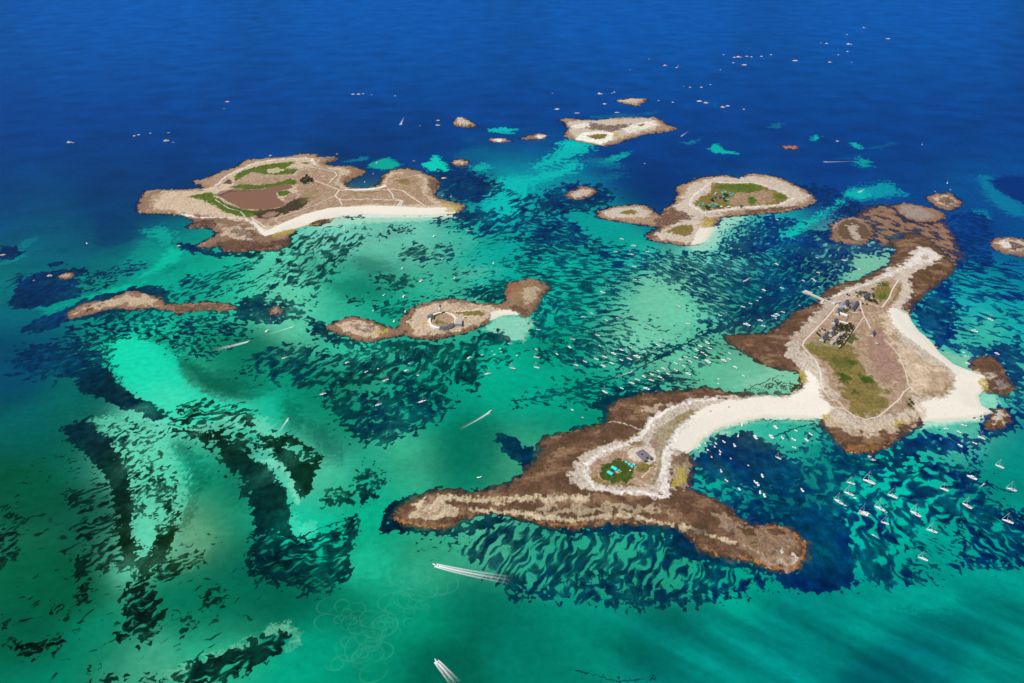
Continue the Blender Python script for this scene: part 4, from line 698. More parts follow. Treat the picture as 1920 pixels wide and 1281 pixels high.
def land(name, px, py):
    """returns height m, display colour (linear), roughness"""
    x, y = P2W(px, py); poly = ISP[name]
    q = mpp(0, W2P(poly[:,0].mean(), poly[:,1].mean())[1])
    if name == 'main': q = 1.05
    am = 2.2*q
    wx = x+am*fb(x/(9*q), y/(12*q), 101, 4, .6); wy = y+am*1.5*fb(x/(9*q), y/(12*q), 111, 4, .6)
    sandw = np.zeros(x.shape)
    for z in SANDW[name]: sandw = np.maximum(sandw, ss(-5*q, 1*q, sdist(x, y, z)))
    wx = wx*(1-sandw)+x*sandw; wy = wy*(1-sandw)+y*sandw
    d = sdist(wx, wy, poly)
    if name == 'reef': d = np.minimum(d, 10*q)-7.5*q+5.5*q*fb(x/26+y/90, y/44, 301, 4, .6)
    hm = HMAX.get(name, 4)
    h = np.where(d > 0, hm*(1-np.exp(-d/(26. if hm < 10 else 12)))*.9+.25*ss(0, 2, d), d*.12)
    n1 = fb(x/6., y/8., 121, 4, .6); n2 = fb(x/22., y/30., 131, 3)
    # shore colours: rust and ochre weed at the waterline, then brown weed
    fr = ss(6*q, 0, d+2.2*q*n2)
    bc = lin(COL['brown']) if name in ('main','stub') else lin((178,148,120) if name in ('loch','horn','flat','crag','drenec','slim') else (156,124,100))
    C = bc*np.exp(.13*n1+.08*n2)[...,None]
    k = np.clip(ss(-.3, .9, n2+.3*n1)*.35, 0, 1)[...,None]; C = C*(1-k)+lin((130,98,76))*k*1.0
    if name == 'main':
        n5 = fb(x/55., y/34., 331, 5, .62); kb = (ss(.1, 1.5, n5)*.6)[...,None]; C = C*(1-kb)+lin((158,128,96))*np.exp(.12*n1)[...,None]*kb
        kb = (ss(-.3, -1.6, n5)*.5)[...,None]; C = C*(1-kb)+lin((84,68,40))*kb
        kb = (ss(9*q, 0, d+3*q*n2)*.55)[...,None]; C = C*(1-kb)+lin((58,42,32))*kb
    else:
        kb = (ss(11*q, 1*q, d+3.5*q*n2)*ss(-.7, .8, n1+.4*n2)*.85)[...,None]; C = C*(1-kb)+lin((92,60,46))*np.exp(.15*n1)[...,None]*kb
    fk = {'main': .75, 'stub': .85, 'grey': .8, 'eye': .7, 'fort': .5, 'loch': .2, 'drenec': .4, 'horn': .35}.get(name, .5)
    oc = lin((160,104,72))
    if name == 'main': oc = lin((186,138,84))
    if name == 'main':
        fr = fr*np.maximum(np.maximum(ss(930,990,py), ss(1800,1850,px)), np.maximum(ss(800,845,py)*ss(1500,1550,px), .12))
    w = np.clip(fr*fk*ss(-.6, .7, n1*.6+n2*.7), 0, 1)[...,None]
    C = C*(1-w)+oc*np.exp(.2*n1)[...,None]*w
    R = np.full(x.shape, .6)
    if name in ('rust',): C = lin((178,110,80))*np.exp(.2*n1)[...,None]
    for z in ZW:
        if z[0] != name: continue
        _, kind, pw, col, al, so, en, ro = z
        c = crop(x, y, pw, 30)
        if not c.any() or al == 0: continue
        xx, yy = x[c], y[c]
        if en: xx, yy = xx+en*.7*fb(xx/max(9, 2.4*en), yy/max(12, 2.8*en), 141, 4, .5), yy+en*fb(xx/max(9, 2.4*en), yy/max(12, 2.8*en), 151, 4, .5)
        if kind == 'p': w = ss(-so*.5, so*.5, sdist(xx, yy, pw)+ (0 if en else 0))
        else: w = ss(so*q*.5+.6, so*q*.5-.6, ldist(xx, yy, pw)) if so < 4 else ss(so*.75, so*.15, ldist(x[c], y[c], pw)/q+so*.3*fb(x[c]/(9*q), y[c]/(13*q), 143, 4, .6)*min(1, en/3))
        if ro > .4: w = w*np.clip(.86+.2*fb(xx/7., yy/9., 161, 3, .65), 0, 1)
        w = w*al
        cc = lin(COL[col])
        # material mottling: rock strongest, sand nearly even
        rock = n1[c]; hf = fb(x[c]/2.6, y[c]/3.6, 311, 2, .6) if ro > .4 else 0; rock = rock*.8+hf*.7; mot = np.exp((.17 if ro > .4 else (.15 if ro > .05 else .02))*rock+ (0 if ro < .05 else .08)*n2[c])
        base = cc*mot[:,None]
        if ro > .4:
            k = ss(.8, 1.8, rock+.4*n2[c])[:,None]*.6*min(1, al)*(.4+.6*ro); base = base*(1-k)+lin((92,64,54))*k
        if col in ('heath','olive','green','dgreen'):
            g = fb(xx/13., yy/20., 171, 3); k = np.clip(g*.25, 0, .5)[:,None]
            alt = {'heath': (150,128,70), 'olive': (112,98,44), 'green': (120,124,48), 'dgreen': (92,96,36)}[col]
            base = base*(1-k)+lin(alt)*k
            if col == 'heath': k = np.clip(-g*.3-.08, 0, .55)[:,None]; base = base*(1-k)+lin((208,188,164))*k
            g2 = fb(xx/4.5, yy/6., 177, 2, .6); base = base*np.exp(.17*g2)[:,None]
        C[c] = C[c]*(1-w[:,None])+base*w[:,None]
        R[c] = R[c]*(1-w)+ro*w
    kb = (ss(.1, .6, sandw)*ss(9*q, 3*q, d))[...,None]; C = C*(1-kb)+lin((236,228,208))*kb; R = R*(1-kb[...,0])
    wet = ss(1.2*q, -.5*q, d)[...,None]*(.25+.35*(1-sandw))[...,None]
    C = C*(1-wet)+lin((60,44,34))*wet*(1-sandw[...,None])+lin((196,196,172))*wet*sandw[...,None]
    bump = np.clip(n1, -1, 1.6)*R*np.clip(d/(6*q), 0, 1)
    h = h+bump*(.5 if name != 'crag' else 2.2)
    # sandy shores run out flat
    h = np.where(d > 0, h*(1-.55*sandw*ss(40, 0, d)), h)
    return h, C, R, d
ZW = [(z[0], z[1], PW(z[2]), z[3], z[4], z[5], z[6], z[7]) for z in Z]
ZW.insert([i for i, z in enumerate(ZW) if z[0]=='loch' and z[3]=='marsh'][0]+3, ('loch','p',PW("408,370 430,362 470,361 500,357 530,350 545,350 550,356 530,361 518,365 522,375 535,385 530,391 500,397 455,396 425,381"),'mud',1,2,1.5,0))
# ---------------------------------------------------------------- END MAP
SEASTEP = 1.3
random.seed(7); rng = np.random.RandomState(11)
GAIN = 1.32                                    # display value of a white surface in this light
Cl = sc.collection
# ---------------------------------------------------------------- materials
def newmat(name, base=None, rough=.6, spec=.3, metal=0):
    m = bpy.data.materials.new(name); m.use_nodes = True; b = m.node_tree.nodes['Principled BSDF']
    if base is not None: b.inputs['Base Color'].default_value = (*base, 1)
    b.inputs['Roughness'].default_value = rough; b.inputs['Specular IOR Level'].default_value = spec; b.inputs['Metallic'].default_value = metal
    return m
def paint(name, c, rough=.5, var=.12, scale=1.5, spec=.3):
    """procedural: base colour broken up by noise"""
    m = newmat(name, c, rough, spec); t = m.node_tree; b = t.nodes['Principled BSDF']
    g = t.nodes.new('ShaderNodeNewGeometry'); n = t.nodes.new('ShaderNodeTexNoise'); n.inputs['Scale'].default_value = scale; n.inputs['Detail'].default_value = 4
    t.links.new(g.outputs['Position'], n.inputs['Vector'])
    r = t.nodes.new('ShaderNodeValToRGB'); r.color_ramp.elements[0].position = .3; r.color_ramp.elements[1].position = .7
    r.color_ramp.elements[0].color = (*[v*(1-var) for v in c], 1); r.color_ramp.elements[1].color = (*[min(1, v*(1+var)) for v in c], 1)
    t.links.new(n.outputs['Fac'], r.inputs[0]); t.links.new(r.outputs[0], b.inputs['Base Color'])
    return m
M = dict(gel=paint('white gelcoat', (.88,.88,.87), .25, .04, .8, .5), deck=paint('boat deck', (.86,.85,.83), .5), glassd=paint('dark glass', (.03,.04,.05), .1, .1, 1, .6),
  blue=paint('blue canvas', (.05,.16,.42), .7), red=paint('red hull', (.5,.06,.05), .4), navy=paint('navy hull', (.03,.05,.12), .3), alu=paint('aluminium', (.7,.7,.7), .35), grey=paint('grey rubber', (.35,.35,.36), .7), orange=paint('orange plastic', (.7,.25,.05), .5), teak=paint('teak', (.62,.52,.4), .6),
  rend=paint('white render', (.82,.8,.77), .8, .1, .4), stone=paint('granite masonry', (.42,.37,.31), .9, .25, .6), slate=paint('slate', (.12,.12,.14), .5, .25, .9), lslate=paint('pale slate', (.16,.15,.17), .6, .2, .7), tile=paint('pale roof sheet', (.6,.58,.55), .6, .12, .3),
  turq=paint('turquoise canvas', (.03,.62,.62), .7, .12, .5), tblue=paint('blue tarpaulin', (.03,.25,.6), .7), wood=paint('weathered wood', (.3,.22,.15), .8), leaf=paint('leaves', (.045,.065,.02), .6, .5, .5), gorse=paint('yellow green leaves', (.16,.14,.03), .6, .5, .5), bark=paint('bark', (.12,.09,.06), .9), fstone=paint('pale granite', (.76,.7,.6), .9, .2, .5), conc=paint('concrete', (.52,.47,.42), .9, .15, .2), skin=paint('skin', (.5,.3,.2), .6), cloth=paint('swimsuit', (.1,.15,.4), .8), hair=paint('hair', (.06,.04,.03), .8), dark=paint('dark iron', (.04,.04,.045), .5), yellow=paint('yellow hull', (.65,.5,.05), .5), solar=paint('dark panel', (.05,.06,.08), .3))
# ---------------------------------------------------------------- object helpers
def tag(o, label=None, cat=None, group=None, kind=None):
    if label: o['label'] = label
    if cat: o['category'] = cat
    if group: o['group'] = group
    if kind: o['kind'] = kind
    return o
class MB:
    def __init__(s): s.v = []; s.f = []
    def add(s, v, f, mtx=None):
        k = len(s.v)
        s.v += [tuple(mtx @ Vector(p)) if mtx else tuple(p) for p in v]; s.f += [tuple(i+k for i in q) for q in f]; return s
    def box(s, x0, y0, z0, x1, y1, z1, mtx=None, tx=1., ty=1.):
        cx, cy = (x0+x1)/2, (y0+y1)/2
        v = [(x0,y0,z0),(x1,y0,z0),(x1,y1,z0),(x0,y1,z0)]+[(cx+(x-cx)*tx, cy+(y-cy)*ty, z1) for x, y in ((x0,y0),(x1,y0),(x1,y1),(x0,y1))]
        return s.add(v, [(3,2,1,0),(4,5,6,7),(0,1,5,4),(1,2,6,5),(2,3,7,6),(3,0,4,7)], mtx)
    def tube(s, p, q, r0, r1, n=8):
        p, q = Vector(p), Vector(q); d = (q-p).normalized(); a = d.orthogonal().normalized(); b = d.cross(a)
        v = []
        for c, r in ((p, r0), (q, r1)): v += [c+a*r*math.cos(6.2832*i/n)+b*r*math.sin(6.2832*i/n) for i in range(n)]
        return s.add(v, [(i, (i+1)%n, n+(i+1)%n, n+i) for i in range(n)]+[tuple(range(n))[::-1], tuple(range(n, 2*n))])
    def path(s, pts, rs, n=8):
        rings = []; P_ = [Vector(p) for p in pts]; k0 = len(s.v)
        for i, p in enumerate(P_):
            d = (P_[min(i+1, len(P_)-1)]-P_[max(i-1, 0)]).normalized(); a = d.orthogonal().normalized() if abs(d.z) > .9 else Vector((0,0,1)).cross(d).normalized(); b = d.cross(a)
            s.v += [tuple(p+a*rs[i]*math.cos(6.2832*j/n)+b*rs[i]*math.sin(6.2832*j/n)) for j in range(n)]
        for i in range(len(P_)-1):
            s.f += [(k0+i*n+j, k0+i*n+(j+1)%n, k0+(i+1)*n+(j+1)%n, k0+(i+1)*n+j) for j in range(n)]
        s.f += [tuple(k0+j for j in range(n))[::-1], tuple(k0+(len(P_)-1)*n+j for j in range(n))]
        return s
    def loft(s, secs, caps=True):
        k = len(s.v); n = len(secs[0])
        for q in secs: s.v += [tuple(p) for p in q]
        for i in range(len(secs)-1): s.f += [(k+i*n+j, k+i*n+j+1, k+(i+1)*n+j+1, k+(i+1)*n+j) for j in range(n-1)]
        if caps: s.f += [tuple(k+j for j in range(n)), tuple(k+(len(secs)-1)*n+j for j in range(n))[::-1]]
        return s
    def build(s, name, mat, parent=None, smooth=False):
        me = bpy.data.meshes.new(name); me.from_pydata(s.v, [], s.f); me.update()
        bm = bmesh.new(); bm.from_mesh(me); bmesh.ops.recalc_face_normals(bm, faces=bm.faces); bm.to_mesh(me); bm.free()
        if smooth: me.polygons.foreach_set('use_smooth', [True]*len(me.polygons))
        me.materials.append(mat); o = bpy.data.objects.new(name, me); Cl.objects.link(o)
        if parent: o.parent = parent
        return o
def empty(name, loc=(0,0,0), rz=0, sc_=1.):
    o = bpy.data.objects.new(name, None); o.empty_display_size = .5; Cl.objects.link(o); o.location = loc; o.rotation_euler = (0,0,rz); o.scale = (sc_,)*3; return o
def copy_tree(o, parent=None):
    c = o.copy(); Cl.objects.link(c); c.parent = parent
    for k in ('label','category','group'):
        if parent is None and k in c: del c[k]
    for ch in list(o.children): copy_tree(ch, c)
    return c
def PZ(px, py, z=0.):
    v = (CY-py)/FPX; t = (ALT-z)/(SN-v*CS); return t*(px-CX)/FPX, t*(CS+v*SN)
def ground(name, px, py):
    h = land(name, np.array([float(px)]), np.array([float(py)]))[0][0]; h = max(.15, float(h)); x, y = PZ(px, py, h)
    a, b = W2P(x, y); h2 = max(.1, float(land(name, np.array([a]), np.array([b]))[0][0])); x, y = PZ(px, py, h2)
    return Vector((float(x), float(y), h2))
def hd(px, py, dx, dy):                        # world heading of a picture direction
    a = P2W(px, py); b = P2W(px+dx, py+dy); return math.atan2(b[1]-a[1], b[0]-a[0])
# ---------------------------------------------------------------- the sea
def attr(me, name, kind, data):
    a = me.attributes.new(name, kind, 'POINT'); a.data.foreach_set('color' if 'COLOR' in kind else 'value', data.astype(np.float32).ravel())
def grid(xs, ys, z, keep=None):
    ny, nx = z.shape; X, Y = P2W(xs, ys)
    idx = np.arange(nx*ny).reshape(ny, nx); q = np.stack([idx[1:,:-1], idx[1:,1:], idx[:-1,1:], idx[:-1,:-1]], -1).reshape(-1, 4)
    if keep is not None:
        kk = (keep[1:,:-1] | keep[1:,1:] | keep[:-1,1:] | keep[:-1,:-1]).ravel(); q = q[kk]
    used = np.unique(q); mp = -np.ones(nx*ny, int); mp[used] = np.arange(len(used)); q = mp[q]
    co = np.stack([X.ravel(), Y.ravel(), z.ravel()], 1)[used]
    return co, q, used
def fastmesh(name, co, q):
    me = bpy.data.meshes.new(name); me.vertices.add(len(co)); me.vertices.foreach_set('co', co.astype(np.float32).ravel())
    me.loops.add(q.size); me.loops.foreach_set('vertex_index', q.astype(np.int32).ravel())
    me.polygons.add(len(q)); me.polygons.foreach_set('loop_start', np.arange(0, q.size, 4, dtype=np.int32))
    me.polygons.foreach_set('use_smooth', np.ones(len(q), bool)); me.update(calc_edges=True); return me
xs = np.concatenate([np.arange(-400, 0, 10), np.arange(0, 1920, SEASTEP), np.arange(1920, 2322, 10)])
ys = np.concatenate([[-208,-200,-185,-165,-140,-110,-80,-50], np.arange(-25, 0, 6), np.arange(0, 1281, SEASTEP), np.arange(1283, 1470, 10)])
GX, GY = np.meshgrid(xs, ys)
sC, sW, sS = sea(GX, GY, True)
co, q, used = grid(GX, GY, np.zeros(GX.shape))
me = fastmesh('water', co, q)
def rgba(c): c = np.clip(c/GAIN, 0, .9); return np.concatenate([c, np.ones(c.shape[:-1]+(1,))], -1)
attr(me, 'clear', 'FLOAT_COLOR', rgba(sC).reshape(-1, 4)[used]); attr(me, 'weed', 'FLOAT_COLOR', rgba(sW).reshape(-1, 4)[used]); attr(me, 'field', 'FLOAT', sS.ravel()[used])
m = newmat('sea water', rough=.15, spec=.07); t = m.node_tree; N = t.nodes; L = t.links; b = N['Principled BSDF']; b.inputs['IOR'].default_value = 1.333
def nd(k, **kw):
    n = N.new(k)
    for a, v in kw.items(): setattr(n, a, v)
    return n
def at(nm): n = nd('ShaderNodeAttribute'); n.attribute_name = nm; return n
geo = nd('ShaderNodeNewGeometry')
n1 = nd('ShaderNodeTexNoise'); n1.inputs['Scale'].default_value = .22; n1.inputs['Detail'].default_value = 5; n1.inputs['Roughness'].default_value = .6
L.new(geo.outputs['Position'], n1.inputs['Vector'])
mul = nd('ShaderNodeMath', operation='MULTIPLY_ADD'); L.new(n1.outputs['Fac'], mul.inputs[0]); mul.inputs[1].default_value = 1.1; mul.inputs[2].default_value = -.55
ad = nd('ShaderNodeMath', operation='ADD'); L.new(mul.outputs[0], ad.inputs[0]); L.new(at('field').outputs['Fac'], ad.inputs[1])
mr = nd('ShaderNodeMapRange', interpolation_type='SMOOTHSTEP'); mr.inputs[1].default_value = -.32; mr.inputs[2].default_value = .2; L.new(ad.outputs[0], mr.inputs[0])
mrb = nd('ShaderNodeMapRange', interpolation_type='SMOOTHSTEP'); mrb.inputs[1].default_value = -.1; mrb.inputs[2].default_value = 1.1; mrb.inputs[3].default_value = .74; mrb.inputs[4].default_value = 1.0; L.new(ad.outputs[0], mrb.inputs[0])
mm = nd('ShaderNodeMath', operation='MULTIPLY'); L.new(mr.outputs[0], mm.inputs[0]); L.new(mrb.outputs[0], mm.inputs[1])
mx = nd('ShaderNodeMix', data_type='RGBA'); L.new(mm.outputs[0], mx.inputs[0]); L.new(at('clear').outputs['Color'], mx.inputs[6]); L.new(at('weed').outputs['Color'], mx.inputs[7])
# fine variation of tone
n3 = nd('ShaderNodeTexNoise'); n3.inputs['Scale'].default_value = .07; n3.inputs['Detail'].default_value = 6; n3.inputs['Roughness'].default_value = .65; L.new(geo.outputs['Position'], n3.inputs['Vector'])
mr3 = nd('ShaderNodeMapRange'); mr3.inputs[1].default_value = .3; mr3.inputs[2].default_value = .7; mr3.inputs[3].default_value = .86; mr3.inputs[4].default_value = 1.14; L.new(n3.outputs['Fac'], mr3.inputs[0])
hs = nd('ShaderNodeVectorMath', operation='SCALE'); L.new(mx.outputs[2], hs.inputs[0]); L.new(mr3.outputs[0], hs.inputs['Scale']); dfs = nd('ShaderNodeBsdfDiffuse'); L.new(hs.outputs[0], dfs.inputs['Color']); gls = nd('ShaderNodeBsdfGlossy'); gls.inputs['Roughness'].default_value = .22
fr = nd('ShaderNodeFresnel'); fr.inputs['IOR'].default_value = 1.333; fm = nd('ShaderNodeMath', operation='MULTIPLY'); fm.inputs[1].default_value = .3; L.new(fr.outputs[0], fm.inputs[0]); fc = nd('ShaderNodeMath', operation='MINIMUM'); fc.inputs[1].default_value = .05; L.new(fm.outputs[0], fc.inputs[0])
mxs = nd('ShaderNodeMixShader'); L.new(fc.outputs[0], mxs.inputs[0]); L.new(dfs.outputs[0], mxs.inputs[1]); L.new(gls.outputs[0], mxs.inputs[2]); L.new(mxs.outputs[0], N['Material Output'].inputs['Surface'])
# wind waves and swell: crests run across the view
mp1 = nd('ShaderNodeMapping'); mp1.inputs['Scale'].default_value = (.02, .075, 1); mp1.inputs['Rotation'].default_value = (0,0,math.radians(8)); L.new(geo.outputs['Position'], mp1.inputs[0])
w1 = nd('ShaderNodeTexNoise'); w1.inputs['Scale'].default_value = 1; w1.inputs['Detail'].default_value = 5; w1.inputs['Roughness'].default_value = .55; L.new(mp1.outputs[0], w1.inputs['Vector'])
mp2 = nd('ShaderNodeMapping'); mp2.inputs['Scale'].default_value = (.0035, .016, 1); mp2.inputs['Rotation'].default_value = (0,0,math.radians(-7)); L.new(geo.outputs['Position'], mp2.inputs[0])
w2 = nd('ShaderNodeTexNoise'); w2.inputs['Scale'].default_value = 1; w2.inputs['Detail'].default_value = 3; L.new(mp2.outputs[0], w2.inputs['Vector'])
sm = nd('ShaderNodeMath', operation='MULTIPLY_ADD'); L.new(w2.outputs['Fac'], sm.inputs[0]); sm.inputs[1].default_value = 3.0; L.new(w1.outputs['Fac'], sm.inputs[2])
bp = nd('ShaderNodeBump'); bp.inputs['Strength'].default_value = 1; bp.inputs['Distance'].default_value = .7; L.new(sm.outputs[0], bp.inputs['Height']); [L.new(bp.outputs[0], q_.inputs['Normal']) for q_ in (dfs, gls, fr)]
me.materials.append(m); o = bpy.data.objects.new('water', me); Cl.objects.link(o); tag(o, kind='structure')
# ---------------------------------------------------------------- islands
mi = newmat('island ground', rough=.9, spec=.15); t = mi.node_tree; N = t.nodes; L = t.links; b = N['Principled BSDF']
geo = nd('ShaderNodeNewGeometry'); ca = at('ground'); ra = at('rough')
n1 = nd('ShaderNodeTexNoise'); n1.inputs['Scale'].default_value = .55; n1.inputs['Detail'].default_value = 6; n1.inputs['Roughness'].default_value = .7; L.new(geo.outputs['Position'], n1.inputs['Vector'])
k1 = nd('ShaderNodeMath', operation='MULTIPLY_ADD'); L.new(ra.outputs['Fac'], k1.inputs[0]); k1.inputs[1].default_value = .8; k1.inputs[2].default_value = .25
k2 = nd('ShaderNodeMath', operation='MULTIPLY_ADD'); L.new(n1.outputs['Fac'], k2.inputs[0]); k2.inputs[1].default_value = 1.; k2.inputs[2].default_value = -.5
k3 = nd('ShaderNodeMath', operation='MULTIPLY_ADD'); L.new(k1.outputs[0], k3.inputs[0]); L.new(k2.outputs[0], k3.inputs[1]); k3.inputs[2].default_value = 1
hs = nd('ShaderNodeVectorMath', operation='SCALE'); L.new(ca.outputs['Color'], hs.inputs[0]); L.new(k3.outputs[0], hs.inputs['Scale']); L.new(hs.outputs[0], b.inputs['Base Color'])
bp = nd('ShaderNodeBump'); bp.inputs['Distance'].default_value = .7; L.new(n1.outputs['Fac'], bp.inputs['Height']); L.new(ra.outputs['Fac'], bp.inputs['Strength']); L.new(bp.outputs[0], b.inputs['Normal'])
ILAB = {'main':'largest island, with the village, green heath and the long curved white sandbar','loch':'upper left island holding the brown pond and a long white beach','drenec':'round island with turquoise tents and a sand spit','fort':'small granite island carrying the ring fort and white tower','fortwest':'bare oval islet just left of the ring fort island','longreef':'long thin brown rocky reef at the left','horn':'far pale island with a red pointed tip on its right','flat':'flat tan islet just beyond the far pale island','crag':'craggy pale islet right of the speeding boat','slim':'slim islet with a white sandy middle','comma':'comma shaped islet with a brown tail','knob':'small brown islet beside the turquoise pool','rust':'small flat rust coloured islet','heart':'pale heart shaped islet left of the tented island','eye':'oval islet ringed pale and dark like an eye','grey':'flat grey islet amid red weed','round':'round brown islet left of the red weed','edge':'oval islet cut by the right edge of the photo','stub':'pale rocky stub off the right end of the beach','reef':'ragged reddish brown reef flat joining the outcrops at upper right','dot':'tiny round islet in dark weed','twin':'tiny double islet in a dark weed patch at far left'}
for k_, st in ISL.items():
    pp = PL(st); x0, y0 = pp.min(0)-7; x1, y1 = pp.max(0)+6
    big = k_ in ('main','loch','drenec','horn','fort','longreef')
    stp = 1.15 if big else .9
    gx, gy = np.meshgrid(np.arange(x0, x1, stp), np.arange(y0, y1, stp*.85))
    h, c, R, d = land(k_, gx, gy)
    h = np.where(h < -1.5, -1.5, h); co, q, used = grid(gx, gy, h, h > -.6)
    nm = 'island' if big else 'islet'
    me = fastmesh(nm, co, q); attr(me, 'ground', 'FLOAT_COLOR', rgba(c).reshape(-1, 4)[used]); attr(me, 'rough', 'FLOAT', R.ravel()[used])
    me.materials.append(mi); o = bpy.data.objects.new(nm, me); Cl.objects.link(o); tag(o, ILAB[k_], kind='structure')
# ---------------------------------------------------------------- boats
def hull_secs(L_, B_, D_, fb_, n=11, full=.0, bow=.25):
    S = []
    for i in range(n):
        u = i/(n-1); x = -L_/2+L_*u
        w = B_/2*min(1, (1-u**(2.6+full))**.75*1.02)*(.82+.18*min(1, u*3.5)) if u < 1 else .02
        zt = fb_*(1+bow*u*u); zb = -D_*(1-u**3)
        S.append([(x, -w, zt), (x, -w*.93, zt*.35), (x, -w*.55, zb*.8), (x, 0, zb), (x, w*.55, zb*.8), (x, w*.93, zt*.35), (x, w, zt)])
    return S
def top_of(S, inset=.92, dz=.02, u0=0, u1=99):
    m_ = MB(); k = S[u0:u1]; a = [[(s[0][0], s[0][1]*inset, s[0][2]+dz), (s[0][0], 0, s[0][2]+dz+.06), (s[6][0], s[6][1]*inset, s[6][2]+dz)] for s in k]
    return m_.loft(a, False)
def yacht(L_, hm, cover, bim=None):
    r = empty('sailing_yacht'); B_ = L_*.31; S = hull_secs(L_, B_, .5, 1.15)
    MB().loft(S).build('hull', hm, r, True); top_of(S).build('deck', M['deck'], r)
    m_ = MB(); m_.box(-L_*.06, -B_*.27, 1.15, L_*.26, B_*.27, 1.62, None, .86, .8); m_.build('cabin', M['gel'], r)
    m_ = MB()
    for s in (-1, 1): m_.box(-L_*.02, s*B_*.262-.02, 1.28, L_*.2, s*B_*.262+.02, 1.45)
    m_.build('window', M['glassd'], r)
    MB().box(-L_*.42, -B_*.2, 1.2, -L_*.1, B_*.2, 1.27).build('cockpit', M['teak'], r)
    mh = L_*1.15; mxx = L_*.1
    MB().tube((mxx, 0, 1.2), (mxx-.15, 0, mh), .13, .09, 6).build('mast', M['alu'], r)
    bo = MB().tube((mxx, 0, 2.6), (-L_*.3, 0, 2.5), .1, .08, 6).build('boom', M['alu'], r)
    m_ = MB(); m_.path([(mxx-.3, 0, 2.85), (0, 0, 2.8), (-L_*.28, 0, 2.68)], [.26, .24, .12], 6); m_.build('sail_cover', cover, bo)
    MB().tube((L_*.49, 0, 1.6), (mxx, 0, mh*.94), .16, .07, 6).build('furled_jib', M['gel'], r)
    m_ = MB(); m_.tube((mxx, 0, mh*.98), (-L_*.49, 0, 1.3), .035, .035, 4)
    for s in (-1, 1): m_.tube((mxx, 0, mh*.9), (mxx-.2, s*B_*.46, 1.25), .035, .035, 4)
    m_.build('rigging', M['alu'], r)
    if bim: MB().box(-L_*.18, -B_*.27, 2.15, -L_*.04, B_*.27, 2.3, None, .8, .9).build('sprayhood', bim, r)
    m_ = MB(); m_.tube((-L_*.4, 0, 1.2), (-L_*.4, 0, 1.9), .04, .04, 5); m_.tube((-L_*.42, 0, 1.95), (-L_*.38, 0, 1.95), .4, .4, 10); m_.build('wheel', M['alu'], r)
    return r
def motor(L_, hm, kind=0):
    r = empty('motorboat'); B_ = L_*.36; S = hull_secs(L_, B_, .4, .85, 9, 1.2, .35)
    MB().loft(S).build('hull', hm, r, True); top_of(S, .9, .02).build('deck', M['deck'], r)
    if kind == 0:
        MB().box(-L_*.1, -B_*.3, .85, L_*.24, B_*.3, 1.9, None, .72, .8).build('cabin', M['gel'], r)
        MB().box(-L_*.075, -B_*.287, 1.4, L_*.21, B_*.287, 1.62, None, .92, .94).build('window', M['glassd'], r)
        MB().box(-L_*.14, -B_*.3, 1.93, L_*.17, B_*.3, 2.02).build('roof', M['gel'], r)
    elif kind == 1:
        MB().box(-L_*.08, -B_*.15, .85, L_*.03, B_*.15, 1.6, None, .8, .8).build('console', M['gel'], r)
        MB().box(L_*.0, -B_*.16, 1.55, L_*.03, B_*.16, 2.0, None, .4, .9).build('windscreen', M['glassd'], r)
        m_ = MB()
        for x in (-.1, .06):
            for s in (-1, 1): m_.tube((L_*x, s*B_*.22, .9), (L_*x, s*B_*.22, 2.5), .04, .04, 5)
        m_.box(-L_*.14, -B_*.28, 2.5, L_*.1, B_*.28, 2.58); m_.build('sun_top', M['blue'], r)
    else:
        MB().box(L_*.0, -B_*.33, .87, L_*.3, B_*.33, 1.3, None, .7, .7).build('foredeck', M['gel'], r)
        MB().box(-L_*.02, -B_*.34, 1.2, L_*.06, B_*.34, 1.75, None, .3, .85).build('windscreen', M['glassd'], r)
        MB().box(-L_*.36, -B_*.33, .9, -L_*.2, B_*.33, 1.2).build('seat', M['gel'], r)
    e = MB(); e.box(-L_*.55, -.25, .5, -L_*.49, .25, 1.35, None, .8, .8); e.box(-L_*.53, -.08, -.4, -L_*.5, .08, .5); e.build('outboard_engine', M['dark'], r)
    return r
def dinghy(L_, tm):
    r = empty('dinghy'); w = L_*.22
    MB().path([(-L_*.5, -w, .25), (0, -w, .28), (L_*.3, -w*.75, .34), (L_*.46, 0, .42), (L_*.3, w*.75, .34), (0, w, .28), (-L_*.5, w, .25)], [.17, .22, .22, .22, .22, .22, .17], 8).build('tube', tm, r, True)
    MB().box(-L_*.45, -w, .05, L_*.3, w, .16).build('floor', M['deck'], r)
    MB().box(-L_*.1, -w*.9, .3, L_*.02, w*.9, .4).build('seat', M['wood'], r)
    MB().box(-L_*.58, -.16, -.1, -L_*.46, .16, .75, None, .7, .8).build('outboard_engine', M['dark'], r)
    return r
